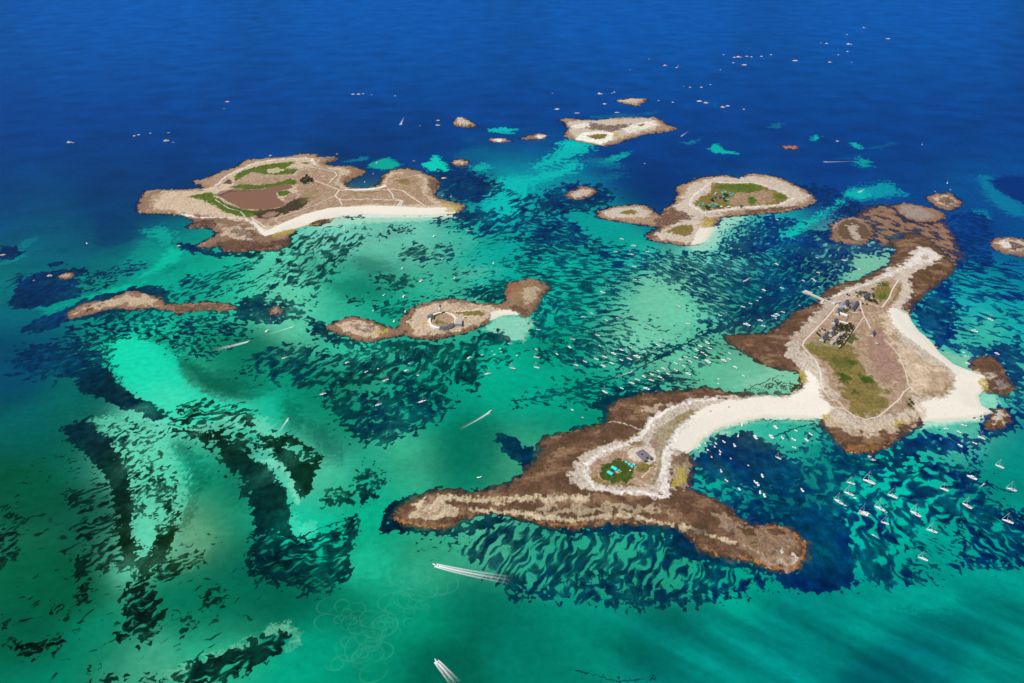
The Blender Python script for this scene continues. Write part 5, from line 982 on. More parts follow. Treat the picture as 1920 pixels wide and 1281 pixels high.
def cata():
    L_ = 13.; r = empty('catamaran')
    for s in (-1, 1):
        S = [[(x, y+s*2.9, z) for x, y, z in q_] for q_ in hull_secs(L_, 1.9, .5, 1.5, 11, .5, .15)]
        MB().loft(S).build('hull', M['gel'], r, True)
    MB().box(-5.6, -3.2, 1.3, 2.6, 3.2, 1.75).build('bridge_deck', M['deck'], r)
    MB().box(-3.6, -2.4, 1.75, 2.3, 2.4, 2.9, None, .7, .85).build('cabin', M['gel'], r); MB().box(-3.2, -2.42, 2.1, 2.22, 2.42, 2.5, None, .88, .95).build('window', M['glassd'], r)
    m_ = MB(); m_.add([(2.6,-2.7,1.5),(5.8,-2.7,1.5),(5.8,2.7,1.5),(2.6,2.7,1.5)], [(0,1,2,3)]); m_.build('trampoline', M['grey'], r)
    MB().tube((5.9,-2.8,1.6),(5.9,2.8,1.6),.12,.12,6).build('crossbeam', M['alu'], r)
    MB().tube((1,0,1.7),(.9,0,18.5),.15,.1,6).build('mast', M['alu'], r)
    bo = MB().tube((1,0,4.0),(-4.4,0,4.0),.14,.1,6).build('boom', M['alu'], r); MB().path([(.6,0,4.35),(-4,0,4.2)],[.36,.2],6).build('sail_cover', M['gel'], bo)
    MB().tube((5.9,0,1.7),(1,0,17),.16,.07,6).build('furled_jib', M['gel'], r)
    return r
def foam_mat():
    m = newmat('foam', (.82,.86,.86), .6, .2); t = m.node_tree; N_ = t.nodes; b = N_['Principled BSDF']
    a = N_.new('ShaderNodeAttribute'); a.attribute_name = 'foam'; g = N_.new('ShaderNodeNewGeometry'); n = N_.new('ShaderNodeTexNoise'); n.inputs['Scale'].default_value = .7; n.inputs['Detail'].default_value = 5; n.inputs['Roughness'].default_value = .7
    t.links.new(g.outputs['Position'], n.inputs['Vector'])
    x = N_.new('ShaderNodeMath'); x.operation = 'ADD'; t.links.new(a.outputs['Fac'], x.inputs[0]); t.links.new(n.outputs['Fac'], x.inputs[1])
    r = N_.new('ShaderNodeMapRange'); r.inputs[1].default_value = .5; r.inputs[2].default_value = 1.3; t.links.new(x.outputs[0], r.inputs[0]); t.links.new(r.outputs[0], b.inputs['Alpha'])
    return m
M['foam'] = foam_mat()
def wake(x0, y0, x1, y1, w0, w1, label, streaks=3):
    a = Vector((*map(float, P2W(x0, y0)), .05)); c = Vector((*map(float, P2W(x1, y1)), .05)); L_ = (c-a).length; d = (c-a)/L_; n = Vector((-d.y, d.x, 0))
    nu, nv = max(20, int(L_/1.5)), 33; V = []; F = []; A = []; bend = rng.normal(0, .04)
    for i in range(nu+1):
        u = i/nu; w = (w0+(w1-w0)*u**.7)*1.3
        for j in range(nv):
            v = j/(nv-1)*2-1; p = a+d*(L_*u)+n*(w*v+bend*L_*u*u); V.append(tuple(p))
            k = 0
            for s in ((-.72, 0, .72) if streaks == 3 else (0,)): k = max(k, math.exp(-((v-s)/(.26 if s == 0 else .22))**2)*(1 if s == 0 else .85))
            k = max(k, .55*(1-u)*(1-v*v))
            k = max(k, (1-u/.22)*.95*(1-v**4)) if u < .22 else k
            A.append((k*(1-u)**.85*.95-.05)*(1-abs(v)**8))
    for i in range(nu):
        for j in range(nv-1): F.append((i*nv+j, i*nv+j+1, (i+1)*nv+j+1, (i+1)*nv+j))
    me = bpy.data.meshes.new('wake'); me.from_pydata(V, [], F); me.update(); at_ = me.attributes.new('foam', 'FLOAT', 'POINT'); at_.data.foreach_set('value', A); me.materials.append(M['foam'])
    o = bpy.data.objects.new('wake', me); Cl.objects.link(o); tag(o, label, 'wake', kind='stuff')
PARK = {}
def proto(key):
    if key not in PARK:
        mk = {'s0': lambda: yacht(10.5, M['gel'], M['blue']), 's1': lambda: yacht(11.5, M['gel'], M['gel'], M['blue']), 's2': lambda: yacht(10., M['navy'], M['gel']), 's3': lambda: yacht(11., M['gel'], M['gel']),
          'm0': lambda: motor(7.5, M['gel'], 0), 'm1': lambda: motor(6.8, M['gel'], 1), 'm2': lambda: motor(7., M['gel'], 2), 'm3': lambda: motor(7.5, M['blue'], 0), 'm4': lambda: motor(6.5, M['red'], 2),
          'd0': lambda: dinghy(4., M['grey']), 'd1': lambda: dinghy(4., M['gel']), 'd2': lambda: dinghy(4.2, M['red']), 'd3': lambda: dinghy(4.2, M['orange']), 'c0': cata}
        PARK[key] = [mk[key](), False]
    p = PARK[key]
    if not p[1]: p[1] = True; return p[0]
    return copy_tree(p[0])
# clusters: name, phrase, picture heading of the bows
CLU = {
 'moor': ('of the boats moored above the long sandbar', (-1, -.42)), 'centre': ('of the boats right of the fort islet', (-1, -.2)), 'north': ('of the boats left of the sand spit channel', (-1, -.1)),
 'pier': ('of the boats off the village pier', (-1, -.3)), 'lagoon': ('of the boats between pond island and fort', (.8, -.5)), 'west': ('of the boats scattered below the fort', (1, -.3)),
 'bay': ('of the boats in the bay below the sandbar', (-.55, -.9)), 'cove': ('of the boats close under the sandbar\'s right end', (-1, -.7)), 'east': ('of the big boats anchored at lower right', (-1, -.38)), 'beach': ('of the boats near the right hand beaches', (-1, -.3)), 'far': ('of the lone boats among the far islands', (.3, -.9))}
BO = {
'moor': "s 1080,686,1 1097,679,.85 1118,674 1134,670,1 1131,687 1147,682,.9 1180,674,1 1234,648,.95 1276,675,.7 1282,688,.9 1252,702,.95 1244,692,.85 1222,703,.8 1221,714,.9 1195,713,.9 1184,719,1 1134,736,1.15|m 1044,665,.8 1068,652,1.1 1125,649,.9 1150,664,1.3 1165,657,1.1 1165,676,1 1182,652,1 1194,670,1.6 1208,659,.8 1313,650,1.1 1326,644,1.3 1331,654,1.1 1306,657,1 1317,662,1 1324,667,1 1305,671,1.1 1285,670,1 1294,679,1 1327,679,1.6 1357,677,1.3 1367,674,1 1368,663,.9 1378,690,1.2 1394,705,.9 1290,702,1.3 1267,682,1.1 1267,695,1.2 1234,697,.9 1237,708,1.1 1207,707,1 1166,729,.9 1212,730,1.3|d 1281,653 1347,711 1347,720 1073,769,1.2 1092,783 969,667 1243,711",
'centre': "s 1006,671 1006,690,.9 961,692,1.1 1074,637,.8 1120,630 1109,589,.9 1130,549,1.1 1272,576|m 1005,656,.7 1009,619,.9 972,609,.9 1094,595,1.1 1137,601,.9 1158,597,.9 1290,608,1.1 1350,592,1|d 1214,610,1.2 1239,638,1.2 1362,587",
'north': "s 1183,478,1.1|m 1166,449,1.1 1188,462,1.4 1154,473,1.1 1214,473,1.1 1189,501,1.2 1190,525,1.2|d 1305,510,1.3",
'pier': "s 1582,489,1|m 1393,576,1.1 1407,570,1 1432,545,1.2 1400,610,1.7 1425,602,1.2 1431,612,1.1 1456,496,1.2 1532,484,.9 1534,512,1 1611,506,.9 1466,541,1.1 1506,527,.9 1524,524,.9 1528,527,1 1468,586,1.1 1457,591,1.3 1451,594,1.3 1457,413,1.1|d 1420,564,1.2 1426,558,1.1 1536,538 1499,573,1.3 1455,598",
'lagoon': "s 846,369,.8 700,327,.8|m 814,444,1.4 830,486,1.1 754,504,1.1 790,528,1.5 925,494,1.1 853,522,1 720,554,1.1 757,557,1.3 892,561,.9 700,583,1 760,585,1 739,603,1.1 646,432,1.2 684,342,.9 830,367,1 501,622,1.3|d 903,533,1.3 726,415,1.2 715,433,1.3 752,429,1.2 780,426,1.3 692,452,1 762,425,1 550,432,1",
'west': "s 534,672 724,714,1 792,754,1.15 710,760,1 606,740,1 915,702,1.05|m 651,681,1 687,698,1 762,696,1 880,672,1.1 899,896,1|d 709,692 767,682 784,704,1.2 904,666,1.2 923,659 927,665,1.1 938,654 939,660 954,644",
'bay': "s 1459,860,.95|m 1391,798,.9 1339,805,.9 1326,814,.8 1384,818,.9 1416,821,1.3 1357,829,.9 1342,832,.8 1377,836,1.1 1308,840,.9 1350,847,.8 1352,884,.9 1362,902,.9 1386,918,.8 1429,893,1 1416,905,1 1421,909,1.1 1425,924,.9 1433,930,1 1504,920,1.05|d 1340,838 1327,844,1.1 1370,860 1399,784 1322,831 1350,852 1334,857,1.2 1403,873,.8",
'cove': "m 1454,802,1.2 1446,820,1.3 1467,822,1 1492,808,.8 1488,825,1.1 1520,815,1 1512,826,1 1489,840,.9|d 1480,777 1466,779 1316,820",
'east': "s 1595,907,.95 1591,927,1.15 1629,905,1.5 1572,942,1.2 1649,955,1.25 1673,932,1.15 1770,919,1.05 1813,950,1.15 1659,982,.9 1716,965,1.3 1747,997,1.1 1730,1049,1.05 1889,979,1.2 1874,876,1.05 1896,919,1.1 1840,822,1|m 1822,897,1.6 1827,832,1.1 1800,836,1|c 1619,964,1.0|d 1603,934,1 1584,948,1 1661,960,1",
'beach': "m 1797,811,1 1807,798,1.1 1832,788,1 1773,805,.9 1869,664,1.1 1812,669,1 1814,682,1 1827,622,1.5|d 1801,670,1.2 1807,661,1.2 1755,651,1.3 1820,792|s 1857,600,1.05",
'far': "s 1776,344,.9 1729,272,.9|m 707,306,1.3 163,457,1.2",
}
def nth(i): return '%d%s' % (i, 'th' if 10 <= i % 100 <= 20 else {1:'st',2:'nd',3:'rd'}.get(i % 10, 'th'))
KIND = {'s': ('sailing yacht', 'sailing_yacht', 'sailboat'), 'm': ('motorboat', 'motorboat', 'motorboat'), 'd': ('dinghy', 'dinghy', 'dinghy'), 'c': ('catamaran', 'catamaran', 'catamaran')}
SPEC = {(1629,905): 'largest white sailing yacht at lower right, topmost of the big boats anchored there', (1619,964): 'broad white twin hulled catamaran with a red dinghy at its stern', (1591,927): 'white sailing yacht with blue sprayhood and a dinghy at its stern', (1572,942): 'white sailing yacht leftmost of the big boats anchored at lower right',
 (1134,736): 'big white sailing yacht nearest the brown shore above the sandbar', (1730,1049): 'lone sailing yacht lowest in the picture, over turquoise patches', (1327,679): 'broad white motorboat, widest of the boats moored above the sandbar', (1334,857): 'small red dinghy over dark water in the bay', (1755,651): 'small orange dinghy just off the right hand beach', (899,896): 'lone white motorboat in green shallows above the brown left arm', (1212,730): 'white motorboat with red dinghy at the edge of the brown weed shore', (163,457): 'lone white motorboat in open water left of the pond island', (707,306): 'white motorboat over the turquoise pool behind the pond island', (1459,860): 'white sailing yacht alone over the dark water of the bay', (1504,920): 'lone white motorboat between the bay and the yachts at lower right', (1837,0): ''}
for cn, txt in BO.items():
    ph, hv = CLU[cn]
    for blk in txt.split('|'):
        ty, *rest = blk.split(); items = sorted([tuple(float(a) for a in r.split(',')) for r in rest])
        for i, it in enumerate(items):
            px, py = it[0], it[1]; k = it[2] if len(it) > 2 else 1.
            if ty == 's': key = random.choice(['s0','s1','s2','s3','s3'])
            elif ty == 'm': key = random.choice(['m0','m0','m1','m2','m2','m3' if random.random() < .35 else 'm0','m4' if random.random() < .2 else 'm1'])
            elif ty == 'd': key = random.choice(['d0','d1','d1'])
            else: key = 'c0'
            if (px,py) in ((1334,857),(1243,711),(1661,960)): key = 'd2'
            if (px,py) == (1755,651): key = 'd3'
            if (px,py) == (1591,927): key = 's1'
            if ty == 'm' and k > 1.2: key = 'm0'
            if ty == 'm': k *= 1.12
            if ty == 's' and (px,py) != (1591,927) and cn == 'east': key = random.choice(['s1','s3'])
            o = proto(key); x, y = P2W(px, py); a = hd(px, py, *hv)+random.gauss(0, .28 if cn in ('bay','lagoon','beach','far') else .14)
            o.location = (float(x), float(y), 0); o.rotation_euler = (0, 0, a); o.scale = (k*1.2,)*3
            nm, on, cat = KIND[ty]; col = {'s2': 'navy hulled', 'm3': 'blue hulled', 'm4': 'red hulled', 'd0': 'grey', 'd2': 'red', 'd3': 'orange'}.get(key, 'white')
            lab = SPEC.get((int(px), int(py))) or '%s %s, %s from the left %s' % (col, nm, nth(i+1), ph.replace('boats', {'s': 'yachts', 'm': 'motorboats', 'd': 'dinghies', 'c': 'boats'}[ty]))
            tag(o, lab, cat, {'s': 'sailing yachts at anchor', 'm': 'motorboats at anchor', 'd': 'small dinghies afloat', 'c': 'catamarans'}[ty])
# speeding boats with their wakes
SP = [(816,1060,955,1095,3.2,7,1.3,3,'between the brown left arm and the rings scoured in the sand'),(818,1240,856,1283,3.,6,1.1,3,'at the bottom edge of the picture'),(540,786,521,814,1.6,3,.9,1,'over the green sand at left'),(919,772,868,808,1.8,4,1.2,1,'over pale green water left of the sandbar'),(1185,697,1149,710,1.5,2.5,1,1,'in the dark channel through the mooring'),(751,234,757,219,5,3,1.6,1,'in open sea beyond the pond island'),(1277,256,1290,246,2.5,3.,1.2,1,'right of the far pale island'),(1546,304,1605,303,2.5,4,1.4,1,'in the far blue water at right'),(1610,361,1622,354,4,4,1.5,1,'above the turquoise streak at right'),(465,641,400,658,2,6,1.2,3,'below the long brown reef'),(551,612,500,629,1.5,3,1.,1,'left of the oval islet beside the fort'),(875,432,890,433,2,3,1,1,'right of the pond island beach'),(1395,528,1410,519,2.5,4,1.4,1,'between the tented island and the pier'),(1845,908,1835,914,1.2,2,.8,1,'beside the yachts at the right edge'),(1637,1004,1650,1010,1,2,.7,1,'under the catamaran at lower right')]
for i, (x0, y0, x1, y1, w0, w1, k, st, ph) in enumerate(SP):
    o = proto(random.choice(['m2','m1'])); x, y = P2W(x0, y0); a = hd(x0, y0, x0-x1, y0-y1); o.name = 'speedboat'
    o.location = (float(x), float(y), .1); o.rotation_euler = (0, 0, a); o.scale = (k,)*3
    tag(o, 'white speedboat trailing foam '+ph, 'speedboat', 'speedboats under way'); wake(x0, y0, x1, y1, w0, w1, 'white foam wake '+ph, st)
# ---------------------------------------------------------------- sea rocks
mrk = newmat('sea rock', rough=.9, spec=.2); t = mrk.node_tree; N = t.nodes; L = t.links; b = N['Principled BSDF']
geo = nd('ShaderNodeNewGeometry'); sx = nd('ShaderNodeSeparateXYZ'); L.new(geo.outputs['Position'], sx.inputs[0]); nn = nd('ShaderNodeTexNoise'); nn.inputs['Scale'].default_value = .25; nn.inputs['Detail'].default_value = 5; L.new(geo.outputs['Position'], nn.inputs['Vector'])
k = nd('ShaderNodeMath', operation='MULTIPLY_ADD'); L.new(nn.outputs['Fac'], k.inputs[0]); k.inputs[1].default_value = 7; L.new(sx.outputs[2], k.inputs[2])
rp_ = nd('ShaderNodeMapRange'); rp_.inputs[1].default_value = 2.8; rp_.inputs[2].default_value = 9.5; L.new(k.outputs[0], rp_.inputs[0]); cr = nd('ShaderNodeValToRGB'); L.new(rp_.outputs[0], cr.inputs[0])
for p_, c_ in ((0., (.16,.07,.04)), (.35, (.3,.17,.1)), (.55, (.5,.38,.28)), (1., (.66,.6,.54))):
    e = cr.color_ramp.elements.new(p_) if p_ not in (0., 1.) else cr.color_ramp.elements[int(p_)]
    e.color = (*c_, 1)
L.new(cr.outputs[0], b.inputs['Base Color'])
def rock_mesh(seed):
    r = np.random.RandomState(seed); bm = bmesh.new(); bmesh.ops.create_icosphere(bm, subdivisions=3, radius=1)
    pk = [(r.uniform(-.6,.6), r.uniform(-.4,.4), r.uniform(.3,1.)) for _ in range(4)]
    for v in bm.verts:
        x, y, z = v.co; n = float(gn(np.array([x*2.1+seed]), np.array([y*2.1+z*1.7]), seed)[0])*.11
        h = sum(w*math.exp(-((x-a)**2+(y-b_)**2)/.07) for a, b_, w in pk)
        v.co = Vector((x*(1+n), y*(1+n), (max(z, -.3)*.32+max(0, z)*h*.6)*(1+n)))
    me = bpy.data.meshes.new('sea_rock'); bm.to_mesh(me); bm.free(); me.materials.append(mrk); return me
RM = [rock_mesh(s) for s in (1,2,3,4,5)]
RK = {'of the reef specks in the open blue at far left': "130,267,12 137,268,5 252,255,7 260,253,7 282,250,6 316,249,6 312,264,12 325,267,4 420,204,4",
 'of the reef specks beyond the pond island': "426,191,9 662,177,8 672,177,9 681,176,6 697,178,4 741,180,5 787,236,4 821,226,8 821,235,10 507,292,7 632,289,5 776,302,5 832,334,14",
 'of the rocks around the far pale island': "1036,175,4 1125,176,12 1152,173,6 1147,175,5 1134,195,14 1044,205,11 1082,212,13 1158,211,18 1262,192,6 1235,189,5 1124,225,4 1209,307,4",
 'of the rocks right of the far pale island': "1311,190,12 1324,193,11 1355,201,10 1364,199,9 1395,205,6 1294,164,6 1315,164,7 1332,159,5 1282,162,3 1181,131,3 1217,111,4",
 'of the scattered reef rocks near the top right': "1247,123,9 1269,127,6 1272,124,4 1395,122,12 1385,107,14 1375,118,6 1400,106,7 1409,107,6 1428,106,7 1357,103,5 1351,131,4 1446,103,6 1490,114,13 1556,117,8 1592,83,13 1550,82,8 1539,81,4 1589,97,7 1572,103,5 1588,65,4 1620,52,6 1665,73,10 1570,265,7 1597,117,4 1377,108,7",
 'of the low rocks nearer the camera': "335,461,9 93,517,11 63,526,5 5,478,14 1637,862,14 1630,856,9 1753,359,4 1782,356,5 1607,846,13 1595,848,9"}
ri = 0
for ph, txt in RK.items():
    its = sorted(tuple(float(a) for a in r.split(',')) for r in txt.split())
    for i, (px, py, w) in enumerate(its):
        me = RM[ri % 5]; ri += 1; o = bpy.data.objects.new('sea_rock', me); Cl.objects.link(o); x, y = P2W(px, py); w2 = w*float(mpp(px, py))/2*.92
        o.location = (float(x), float(y), -.15*w2*.3); hz = min(w2, 11)
        o.scale = (w2*1.05, w2*.9, hz*(.5 if w2 > 6 else .4)*(.45 if (w > 12 and py > 180) else 1)); o.rotation_euler = (0, 0, random.uniform(0, 6.28) if w < 8 else random.uniform(-.3, .3))
        tag(o, ('rock, %s from the left '+ph) % nth(i+1), 'rock', 'rocks breaking the sea surface')
# ---------------------------------------------------------------- buildings
def house(isl, ax, ay, bx, by, wid, hw, label, wall='rend', roof='slate', rise=None, cat='house', group='houses of the village', chim=1, name='house'):
    A_ = ground(isl, ax, ay); B_ = ground(isl, bx, by); z = min(A_.z, B_.z)-.3; A_.z = B_.z = z; L_ = (B_-A_).length; c = (A_+B_)/2; a = math.atan2(B_.y-A_.y, B_.x-A_.x)
    r = empty(name, c, a); l, w = L_/2, wid/2; rise = rise or wid*.42; hw += .3
    m_ = MB(); m_.add([(-l,-w,0),(l,-w,0),(l,w,0),(-l,w,0),(-l,-w,hw),(l,-w,hw),(l,w,hw),(-l,w,hw),(-l,0,hw+rise),(l,0,hw+rise)], [(0,1,5,4),(2,3,7,6),(1,2,6,9,5),(3,0,4,8,7),(3,2,1,0),(4,5,9,8),(6,7,8,9)]); m_.build('wall', M[wall], r)
    e = .35; k = rise/w; m_ = MB()
    for s in (-1, 1):
        m_.add([(-l-e, s*(w+e), hw-k*e+.05), (l+e, s*(w+e), hw-k*e+.05), (l+e, 0, hw+rise+.05), (-l-e, 0, hw+rise+.05), (-l-e, s*(w+e), hw-k*e+.3), (l+e, s*(w+e), hw-k*e+.3), (l+e, 0, hw+rise+.32), (-l-e, 0, hw+rise+.32)], [(0,1,2,3),(4,5,6,7),(0,1,5,4),(1,2,6,5),(2,3,7,6),(3,0,4,7)])
    ro = m_.build('roof', M[roof], r)
    for i in range(chim):
        x = (-l+.7) if i == 0 else (l-.7); MB().box(x-.45, -.5, hw+rise-.5, x+.45, .5, hw+rise+1.3).build('chimney', M[wall], ro)
    n = max(2, min(5, int(L_/5)))
    for s in (-1, 1):
        for i in range(n):
            x = -l+L_*(i+.5)/n
            if i == n//2: MB().box(x-.55, s*w-.06, 0.1, x+.55, s*w+.06, 2.4).build('door', M['wood'], r); continue
            MB().box(x-.5, s*w-.06, 1.1, x+.5, s*w+.06, 2.4).build('window', M['glassd'], r)
    for s in (-1, 1): MB().box(s*l-.06, -.5, 1.1, s*l+.06, .5, 2.3).build('window', M['glassd'], r)
    return tag(r, label, cat, group)
H = [('main',1617,562,1629,554,9,4,'white gabled house with slate roof beside the dark trees, upper right of the village','rend','slate',2),
 ('main',1633,559,1636,553,7,3.2,'small slate roofed house right of the white gabled house','rend','slate',1),
 ('main',1583,577,1588,568,9.5,5,'tall slate roofed house at the head of the pier','rend','slate',2),
 ('main',1597,584,1607,569,9,3.2,'long slate roofed building, largest of the village','stone','slate',0),
 ('main',1591,569,1603,571,7,3,'low building closing the top of the village courtyard','stone','lslate',0),
 ('main',1589,579,1594,577,6,3,'small outbuilding inside the village courtyard','stone','slate',0),
 ('main',1569,591,1573,586,8,4,'slate roofed house left of the long walled building','rend','slate',1),
 ('main',1574,589,1589,594,6,2.8,'pale roofed long low building below the yellow bushes','rend','tile',0),
 ('main',1562,608,1568,602,8,4.2,'white house with slate roof left of the grove','rend','slate',2),
 ('main',1558,622,1565,616,8,4,'white cottage second down the left of the grove','rend','slate',1),
 ('main',1556,631,1562,625,7.5,3.8,'white cottage third down the left of the grove','rend','slate',1),
 ('main',1540,640,1549,631,9,4.4,'white gabled house at the lower left corner of the village','rend','slate',2),
 ('main',1571,634,1574,629,6,3,'small pale roofed shed below the grove','rend','tile',0),
 ('main',1565,637,1569,634,6,3,'small pale shed just right of the third cottage','rend','tile',0),
 ('main',1558,646,1563,642,6,2.8,'lowest small pale hut of the village','rend','tile',0),
 ('main',1577,628,1582,625,5,2.6,'small white hut at the lower edge of the grove','rend','tile',0),
 ('main',1634,631,1639,624,7,3.4,'lone house with slate roof on the heath right of the village','rend','slate',1),
 ('main',1562,570,1573,567,9,3.2,'white flat roofed building at the root of the pier','rend','tile',0),
 ('drenec',1346,373,1351,370,8,3.5,'stone farmhouse with slate roof among the tents','stone','lslate',1),
 ('drenec',1340,366,1343,363,6,3,'small pale hut above the farmhouse among the tents','rend','tile',0),
 ('drenec',1338,373,1341,370,6,3,'small dark roofed hut left of the farmhouse','stone','slate',0),
 ('drenec',1386,390,1391,387,7,3.2,'lone small house near the shore track of the tented island','rend','slate',1),
 ('loch',571,342,577,339,10,4.5,'stone farmhouse among dark trees on the pond island','stone','slate',2),
 ('loch',578,338,586,336,7,3.4,'pale long barn behind the trees on the pond island','stone','lslate',0),
 ('loch',582,341,588,340,7,3.2,'slate roofed barn right of the trees on the pond island','stone','lslate',0)]
for h_ in H: house(*h_[:8], wall=h_[8], roof=h_[9], chim=h_[10], group='houses of the village' if h_[0] == 'main' else 'farm buildings on the outer islands')
house('main', 1574,604, 1590,608, 7, 2.2, 'long white low roof at the top of the dark grove', 'rend', 'tile', 1.2, 'building', 'houses of the village', 0, 'long_shed')
# sailing school building on the near peninsula: hipped slate roof with a light well and a notch
fp = [ground('main', *p) for p in ((1191,851.5),(1205.5,845),(1224,861.5),(1219.5,863.5),(1216,860.5),(1210,863),(1213.5,866),(1207,868.5))]
z0 = min(p.z for p in fp); c = sum(fp, Vector())/len(fp); r = empty('school_building', (c.x, c.y, z0)); loc = [(p.x-c.x, p.y-c.y) for p in fp]
def prism(pts, za, zb, shrink=1.):
    m_ = MB(); n = len(pts); m_.add([(x, y, za) for x, y in pts]+[(x*shrink, y*shrink, zb) for x, y in pts], [(i, (i+1)%n, n+(i+1)%n, n+i) for i in range(n)]+[tuple(range(n))[::-1], tuple(range(n, 2*n))]); return m_
prism([(x*.93, y*.93) for x, y in loc], 0, 3.6).build('wall', M['stone'], r); rf = prism(loc, 3.6, 5.0, .88).build('roof', M['lslate'], r)
MB().box(-7,3.2,4.7,-3.6,7.2,5.06).build('skylight', M['glassd'], rf); MB().box(4,8,4.6,5,9,6.4).build('chimney', M['stone'], rf)
for i in range(8):
    x, y = loc[i]; x2, y2 = loc[(i+1)%8]; L_ = math.hypot(x2-x, y2-y); n = int(L_/4); a = math.atan2(y2-y, x2-x)
    for j in range(n):
        u = (j+.5)/n; mt = Matrix.Translation((( x+(x2-x)*u)*.93, (y+(y2-y)*u)*.93, 0)) @ Matrix.Rotation(a, 4, 'Z'); MB().box(-.6,-.08,1.1,.6,.08,2.6,mt).build('window', M['glassd'], r)
tag(r, 'large grey slate roofed building beside the green lawn on the near peninsula', 'building')
# tents
def tent(isl, px, py, L_, W_, h, label, mat='turq', ang=None, group='tents pitched in the camp', name='tent'):
    g = ground(isl, px, py); a = ang if ang is not None else random.uniform(0, 3.1); r = empty(name, g-Vector((0,0,.05)), a); l, w = L_/2, W_/2; e = h*.55
    m_ = MB(); m_.add([(-l,-w,e),(l,-w,e),(l,w,e),(-l,w,e),(-l*.92,0,h),(l*.92,0,h),(-l,-w,.1),(l,-w,.1),(l,w,.1),(-l,w,.1)], [(0,1,5,4),(2,3,4,5),(1,2,5),(3,0,4),(0,6,7,1),(2,8,9,3),(1,7,8,2),(3,9,6,0)]); m_.build('canopy', M[mat], r)
    for x, y in ((-l,-w),(l,-w),(l,w),(-l,w)): MB().tube((x*1.01,y*1.01,0),(x*1.01,y*1.01,e),.06,.06,6).build('pole', M['alu'], r)
    MB().box(l-.02,-w*.35,.15,l+.04,w*.35,e*.9).build('door_flap', M['gel'], r)
    return tag(r, label, 'tent', group)
aa = hd(1146,886,1.2,.72)
tent('main',1144.5,888,11.5,6.5,3.2,'long turquoise marquee on the lawn, lower of the pair','turq',aa)
tent('main',1152,879,11.5,6.5,3.2,'pale turquoise marquee on the lawn, upper of the pair','turq',aa)
tent('main',1159.5,884,6.5,4.5,2.8,'turquoise marquee with orange decking on the lawn','turq',aa+1.5)
g = ground('main',1159.5,884.6); r = empty('deck_platform', g, aa+1.5); MB().box(-5,-3.6,0,5,3.6,.35).build('platform', M['orange'], r); MB().box(-5.2,-1,0,-5,1,.2).build('step', M['wood'], r); tag(r, 'orange decking under the small turquoise marquee', 'platform')
for i, (x, y, n_) in enumerate(((1174.6,867.5,'topmost'),(1180,871.5,'second'),(1185,875.8,'lowest'),(1189,872.5,'rightmost'))): tent('main', x, y, 5.2, 3.6, 2.5, 'small turquoise tent below the slate building, %s of four' % n_, 'turq', aa)
tent('main',1181.5,883,2.6,2.6,2.2,'small white tent at the right edge of the lawn','gel',.5)
for x, y, n_ in ((1159,861,'left'),(1163,862,'right')):
    r = empty('picnic_table', ground('main', x, y), hd(x,y,1,-1)); MB().box(-3,-.6,.72,3,.6,.8).build('table_top', M['dark'], r)
    for s in (-1, 1): MB().box(-3,s*1.1-.25,.42,3,s*1.1+.25,.5).build('seat', M['dark'], r); MB().box(s*2.2-.1,-1.2,0,s*2.2+.1,1.2,.72).build('leg', M['dark'], r)
    tag(r, 'dark picnic table on dry grass above the lawn, %s of two' % n_, 'table', 'picnic tables on the near peninsula')
TL = [(620,190),(672,200),(618,215),(648,238),(752,218),(805,230),(775,255),(630,292),(195,430),(270,405),(272,425),(320,450),(355,442),(405,425),(440,403),(487,415),(525,427)]
for i, (x, y) in enumerate(sorted(TL)):
    tent('drenec', 1290+x/9.56, 340+y/9.56, 6.2, 5, 3.2, 'small turquoise tent, %s from the left on the tented island' % nth(i+1), 'turq')
tent('drenec',1362.7,376,11,8,4,'large pale turquoise tent right of the farmhouse','turq',.2); tent('drenec',1339,388.5,7,5,3.2,'blue tent at the lower edge of the camp','tblue',.5); tent('drenec',1352.5,388,7,5,3,'pale blue tent right of the blue one','gel',.2); tent('drenec',1366.5,388,8,5,3,'white tent near the shore track of the tented island','gel',.1)
tent('main',1579,577.5,8,5,3,'blue canopy on the terrace of the tall slate house','tblue',hd(1579,577,1,.6)); tent('main',1573,580,6,4,2.8,'small blue canopy left of the terrace canopy','tblue',.4)
# ---------------------------------------------------------------- ring fort and tower
cz = 5.; cx_, cy_ = PZ(829.5, 603, cz); r = empty('ring_fort', (float(cx_), float(cy_), cz-1.5))
def ringp(a0, a1, rx, ry, z0, z1, th, n=28):
    m_ = MB(); secs = []
    for i in range(n+1):
        a = math.radians(a0+(a1-a0)*i/n); c_, s_ = math.cos(a), math.sin(a); o_ = (c_*rx, s_*ry); i_ = (c_*(rx-th), s_*(ry-th)); secs.append([(*o_, z0), (*o_, z1), (*i_, z1), (*i_, z0), (*o_, z0)])
    return m_.loft(secs)
RX, RY = 31, 40
ringp(98, 215, RX, RY, 0, 6.5, 5, 24).build('rampart', M['fstone'], r); ringp(-8, 82, RX, RY, 0, 5.5, 4, 20).build('rampart', M['fstone'], r); ringp(215, 262, RX+1, RY+1, 0, 5.5, 5.5, 14).build('rampart', M['rend'], r)
bq = ringp(264, 330, RX+1, RY+1, 0, 5.5, 8, 16).build('barracks', M['rend'], r); ringp(264, 330, RX+1.6, RY+1.6, 5.5, 6.6, 9, 16).build('roof', M['slate'], bq)
for i in range(7):
    a = math.radians(268+i*10); mt = Matrix.Translation((math.cos(a)*(RX+1.05), math.sin(a)*(RY+1.05), 0)) @ Matrix.Rotation(a, 4, 'Z'); MB().box(-.1,-.7,2,.14,.7,3.8,mt).build('window', M['glassd'], bq)
